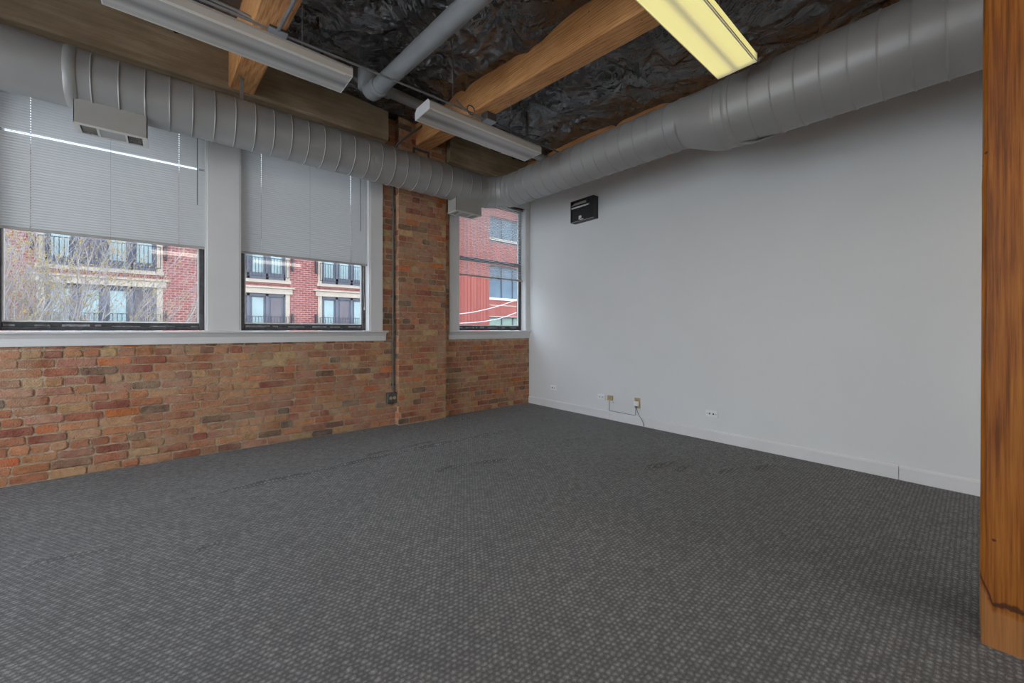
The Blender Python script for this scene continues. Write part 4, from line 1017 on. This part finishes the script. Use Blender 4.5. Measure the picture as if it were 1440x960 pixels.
# ------------------------------------------------------------------ outside
GZ = -3.6
mb = MB(); mb.box(-60, OUTY+.3, GZ-.2, 70, 60, GZ); struct(mb.build('ground_street', M_['pale_bounce_ground']))
BYF = 24.0
def facade_building():
    root = empty('brick_building', (3, BYF, GZ)); tag(root, 'red brick apartment building with stone lintels and grey bays across the street', 'building')
    period = 5.12; bays = [(-3.85+period*k, -.13+period*k) for k in range(-2, 3)]
    top = 8.3; right = 10.9; left = -20
    wbm = MB(); x = left
        # piers full height, brick bands between storeys
    edges = [left]+[e for b in bays for e in b]+[right]
    for i in range(0, len(edges), 2): wbm.box(edges[i], BYF, GZ, edges[i+1], BYF+6, top)
    for a, b in bays:
        for k in range(-1, 2):
            z0 = 3.41+3.0*(k); wbm.box(a, BYF+.04, z0, b, BYF+6, z0+.20)
        wbm.box(a, BYF+.04, 6.6, b, BYF+6, top)
    wbm.build('brick_wall', M_['fab'], root)
    cm = MB(); cm.box(left, BYF-.25, top, right, BYF+6, top+.12); cm.box(left, BYF-.12, top-.18, right, BYF, top); cm.build('cornice', M_['stone'], root)
    for a, b in bays:
        for k in range(-1, 2):
            dz = 3.0*k
            s_ = MB(); s_.box(a-.12, BYF-.10, 3.05+dz, b+.12, BYF+.3, 3.30+dz); s_.box(a-.22, BYF-.16, 3.33+dz, b+.22, BYF+.3, 3.41+dz); s_.box(a-.1, BYF-.06, 3.29+dz, b+.1, BYF+.3, 3.34+dz)
            s_.build('stone_lintel', M_['stone'], root)
            s_ = MB(); s_.box(a-.05, BYF-.08, 3.61+dz, b+.05, BYF+.3, 3.77+dz); s_.build('stone_sill', M_['stone'], root)
            s_ = MB(); s_.box(a, BYF-.04, .77+dz, a+.20, BYF+.3, 3.05+dz); s_.build('stone_jamb', M_['stone'], root)
            s_ = MB(); s_.box(b-.20, BYF-.04, .77+dz, b, BYF+.3, 3.05+dz); s_.build('stone_jamb', M_['stone'], root)
            zA, zB = .77+dz, 3.05+dz; xa, xb = a+.2, b-.2; Lb = xb-xa
            f = MB(); f.box(xa, BYF+.12, zA, xb, BYF+.4, zB)
            for i in range(5):
                xx = xa+Lb*i/4; f.box(xx-.06, BYF+.04, zA, xx+.06, BYF+.12, zB)
            f.box(xa, BYF+.04, zB-.14, xb, BYF+.12, zB); f.box(xa, BYF+.04, zA, xb, BYF+.12, zA+.32)
            bayf = f.build('bay_frame', M_['bayframe'], root)
            rr = random.Random(int(a*10)+k)
            for i in range(4):
                x0 = xa+Lb*i/4+.17; x1 = xa+Lb*(i+1)/4-.17
                dark = rr.random() < .3
                g = MB(); g.box(x0, BYF+.095, zA+.36, x1, BYF+.125, zB-.22); g.build('window_pane', M_['bayglass2'] if dark else M_['bayglass'], root)
            rl = MB(); zr = 1.87+dz
            rl.box(xa-.15, BYF-.22, zr-.03, xb+.15, BYF-.18, zr); rl.box(xa-.15, BYF-.22, zr-.98, xb+.15, BYF-.18, zr-.95)
            n = 26
            for i in range(n+1):
                xx = xa-.13+(Lb+.26)*i/n; rl.box(xx-.012, BYF-.212, zr-.96, xx+.012, BYF-.188, zr-.02)
            for xx in (xa-.35, xb+.28): rl.box(xx, BYF-.2, zr-.55, xx+.07, BYF, zr+.15)
            rl.build('railing', M_['railing'], root)
facade_building()
def red_building():
    root = empty('red_building', (17, BYF, GZ)); tag(root, 'red clad building with blue windows seen through the narrow window', 'building')
    w = MB(); w.box(12.2, BYF-.3, GZ, 18.2, BYF+6, 11.2)
    w.box(18.2, BYF, GZ, 27, BYF+6, .9); w.box(18.2, BYF, 2.17, 27, BYF+6, 3.45); w.box(18.2, BYF, 6.1, 27, BYF+6, 7.85); w.box(18.2, BYF, 9.8, 27, BYF+6, 11.2)
    x = 12.3
    while x < 18.1: w.box(x, BYF-.33, GZ, x+.05, BYF-.3, 11.2); x += .28
    w.build('cladding', M_['siding'], root)
    for z0, z1, m in ((.9, 2.17, 'greenglass'), (3.6, 6.1, 'blueglass'), (7.85, 9.8, 'blueglass')):
        g = MB(); g.box(18.2, BYF+.25, z0, 27, BYF+.35, z1); g.build('window_pane', M_[m], root)
        f = MB()
        for xx in (18.22, 19.75, 20.9, 22.6, 24.5): f.box(xx, BYF+.15, z0, xx+.07, BYF+.25, z1)
        f.box(18.2, BYF+.15, z1-.08, 27, BYF+.25, z1); f.build('window_frame', M_['bayframe'], root)
    s_ = MB(); s_.box(18.15, BYF-.08, 3.45, 27, BYF+.3, 3.62); s_.build('white_sill', M_['plate'], root)
    s_ = MB(); s_.box(18.2, BYF-.03, 3.02, 27, BYF, 3.08); s_.box(18.2, BYF-.03, 2.17, 27, BYF, 2.23); s_.box(18.2, BYF-.03, 8.0, 27, BYF, 8.2); s_.build('panel_trim', M_['stone'], root)
red_building()

def tree():
    rnd = random.Random(21)
    root = empty('bare_tree', (-2.6, 13.5, GZ)); tag(root, 'bare pale tree with fine twigs and yellow buds outside the left window', 'tree')
    tr = MB(); tw = MB(); buds = []
    def grow(p, d, l, r, depth):
        pts = [p]; rs = [r]; n = 4
        for i in range(n):
            d = (d+Vector((rnd.uniform(-.13, .13), rnd.uniform(-.13, .13), rnd.uniform(-.02, .12)))).normalized()
            pts.append(pts[-1]+d*l/n); rs.append(r*(1-.45*(i+1)/n))
        (tr if depth < 2 else tw).tube(pts, rs, 7 if depth < 2 else (4 if depth < 4 else 3), 0, cap=False)
        if depth >= 4:
            for i in range(3):
                q = pts[rnd.randint(1, 4)]+Vector((rnd.uniform(-.03, .03),)*3); buds.append(q)
            if depth >= 5: return
        k = {0: 5, 1: 4, 2: 4, 3: 3, 4: 3}[depth]
        for i in range(k):
            t = rnd.uniform(.35, 1.0) if depth else rnd.uniform(.55, 1.0)
            idx = min(3, int(t*n)); q = pts[idx].lerp(pts[idx+1], t*n-idx if idx < 4 else 1)
            sp = .62 if depth < 2 else .75
            nd = (d+Vector((rnd.uniform(-sp, sp), rnd.uniform(-sp, sp), rnd.uniform(-.1, .45)))).normalized()
            grow(q, nd, l*rnd.uniform(.62, .85), max(.0038, rs[idx]*.58), depth+1)
    grow(Vector((-2.6, 13.5, GZ)), Vector((.04, 0, 1)), 3.1, .16, 0)
    grow(Vector((-2.45, 13.4, GZ)), Vector((.22, -.03, 1)).normalized(), 3.0, .12, 0)
    grow(Vector((-2.75, 13.6, GZ)), Vector((-.22, .03, 1)).normalized(), 3.0, .12, 0)
    tr.build('trunk', M_['bark'], root)
    o = tw.build('twigs', M_['twig'], root)
    b = MB()
    for q in buds:
        s_ = rnd.uniform(.008, .017)
        b.add([q+Vector((s_, 0, 0)), q+Vector((-s_, 0, 0)), q+Vector((0, s_, 0)), q+Vector((0, -s_, 0)), q+Vector((0, 0, s_*1.4)), q+Vector((0, 0, -s_*1.4))],
              [(0,2,4), (2,1,4), (1,3,4), (3,0,4), (2,0,5), (1,2,5), (3,1,5), (0,3,5)])
    o = b.build('buds', M_['bud'], root); o['kind'] = 'stuff'
    print('tree verts', len(tr.v), len(tw.v), len(b.v))
tree()
def cable(pts, r, mat, label):
    P = [Vector(p) for p in pts]; out = []
    for i in range(len(P)-1):       # Catmull-Rom
        p0 = P[max(0, i-1)]; p1 = P[i]; p2 = P[i+1]; p3 = P[min(len(P)-1, i+2)]
        for k in range(6):
            t = k/6; out.append(0.5*((2*p1)+(p2-p0)*t+(2*p0-5*p1+4*p2-p3)*t*t+(-p0+3*p1-3*p2+p3)*t**3))
    out.append(P[-1]); mb = MB(); mb.tube(out, r, 6); tag(mb.build('overhead_cable', M_[mat]), label, 'cable')
cable([(-9.7, 25.5, 1.27), (-3.91, 20.52, 1.23), (0.8, 16.47, 1.19), (4.9, 12.93, 1.15), (9, 9.4, 1.1)], .022, 'cable', 'black overhead cable crossing the street behind the two wide windows')
cable([(7.0, 13.8, 1.62), (8.3, 12.65, 1.76), (9.02, 12.03, 1.92), (9.87, 11.3, 2.26), (11.3, 10.1, 3.0)], .014, 'palecable', 'upper pale sagging cable outside the narrow window')
cable([(7.0, 13.8, 1.38), (8.3, 12.65, 1.41), (9.18, 11.89, 1.52), (9.87, 11.3, 1.79), (11.3, 10.1, 2.6)], .014, 'palecable', 'lower pale sagging cable outside the narrow window')
cable([(7.0, 13.8, .44), (8.58, 12.41, .59), (9.18, 11.89, .83), (9.87, 11.3, 1.2), (11.3, 10.1, 2.1)], .015, 'cable', 'dark sagging cable, lowest outside the narrow window')
cable([(7.0, 13.8, 1.31), (11.3, 10.1, 1.27)], .008, 'cable', 'thin straight dark cable outside the narrow window')

# ------------------------------------------------------------------ camera, world, light
cam = bpy.data.cameras.new('camera'); co = bpy.data.objects.new('camera', cam); col.objects.link(co)
cam.sensor_width = 36; cam.lens = 564.3/1440*36; cam.shift_y = -15.8/1440; cam.clip_start = 0.02; cam.clip_end = 300
co.location = (0, 0, 1.15); co.rotation_euler = (R(90), 0, -R(40.728)); scene.camera = co

w = bpy.data.worlds.new('overcast_sky'); scene.world = w; w.use_nodes = True
nt = w.node_tree; nt.nodes.clear(); L = nt.links.new
o = nt.nodes.new('ShaderNodeOutputWorld'); bg = nt.nodes.new('ShaderNodeBackground')
tc = nt.nodes.new('ShaderNodeTexCoord'); sp = nt.nodes.new('ShaderNodeSeparateXYZ'); L(tc.outputs['Generated'], sp.inputs[0])
r = ramp(nt, [(0.0, (0.80, 0.86, 0.95)), (0.35, (1.05, 1.16, 1.32)), (1.0, (1.55, 1.78, 2.1))]); L(sp.outputs['Z'], r.inputs['Fac'])
L(r.outputs['Color'], bg.inputs['Color']); bg.inputs['Strength'].default_value = 2.7; L(bg.outputs[0], o.inputs['Surface'])

scene.view_settings.view_transform = 'Standard'; scene.view_settings.look = 'None'
scene.view_settings.gamma = 1; scene.view_settings.use_curve_mapping = False
scene.view_settings.exposure = 1.47
scene.cycles.max_bounces = 10; scene.cycles.diffuse_bounces = 5; scene.cycles.transparent_max_bounces = 12
scene.cycles.use_denoising = True
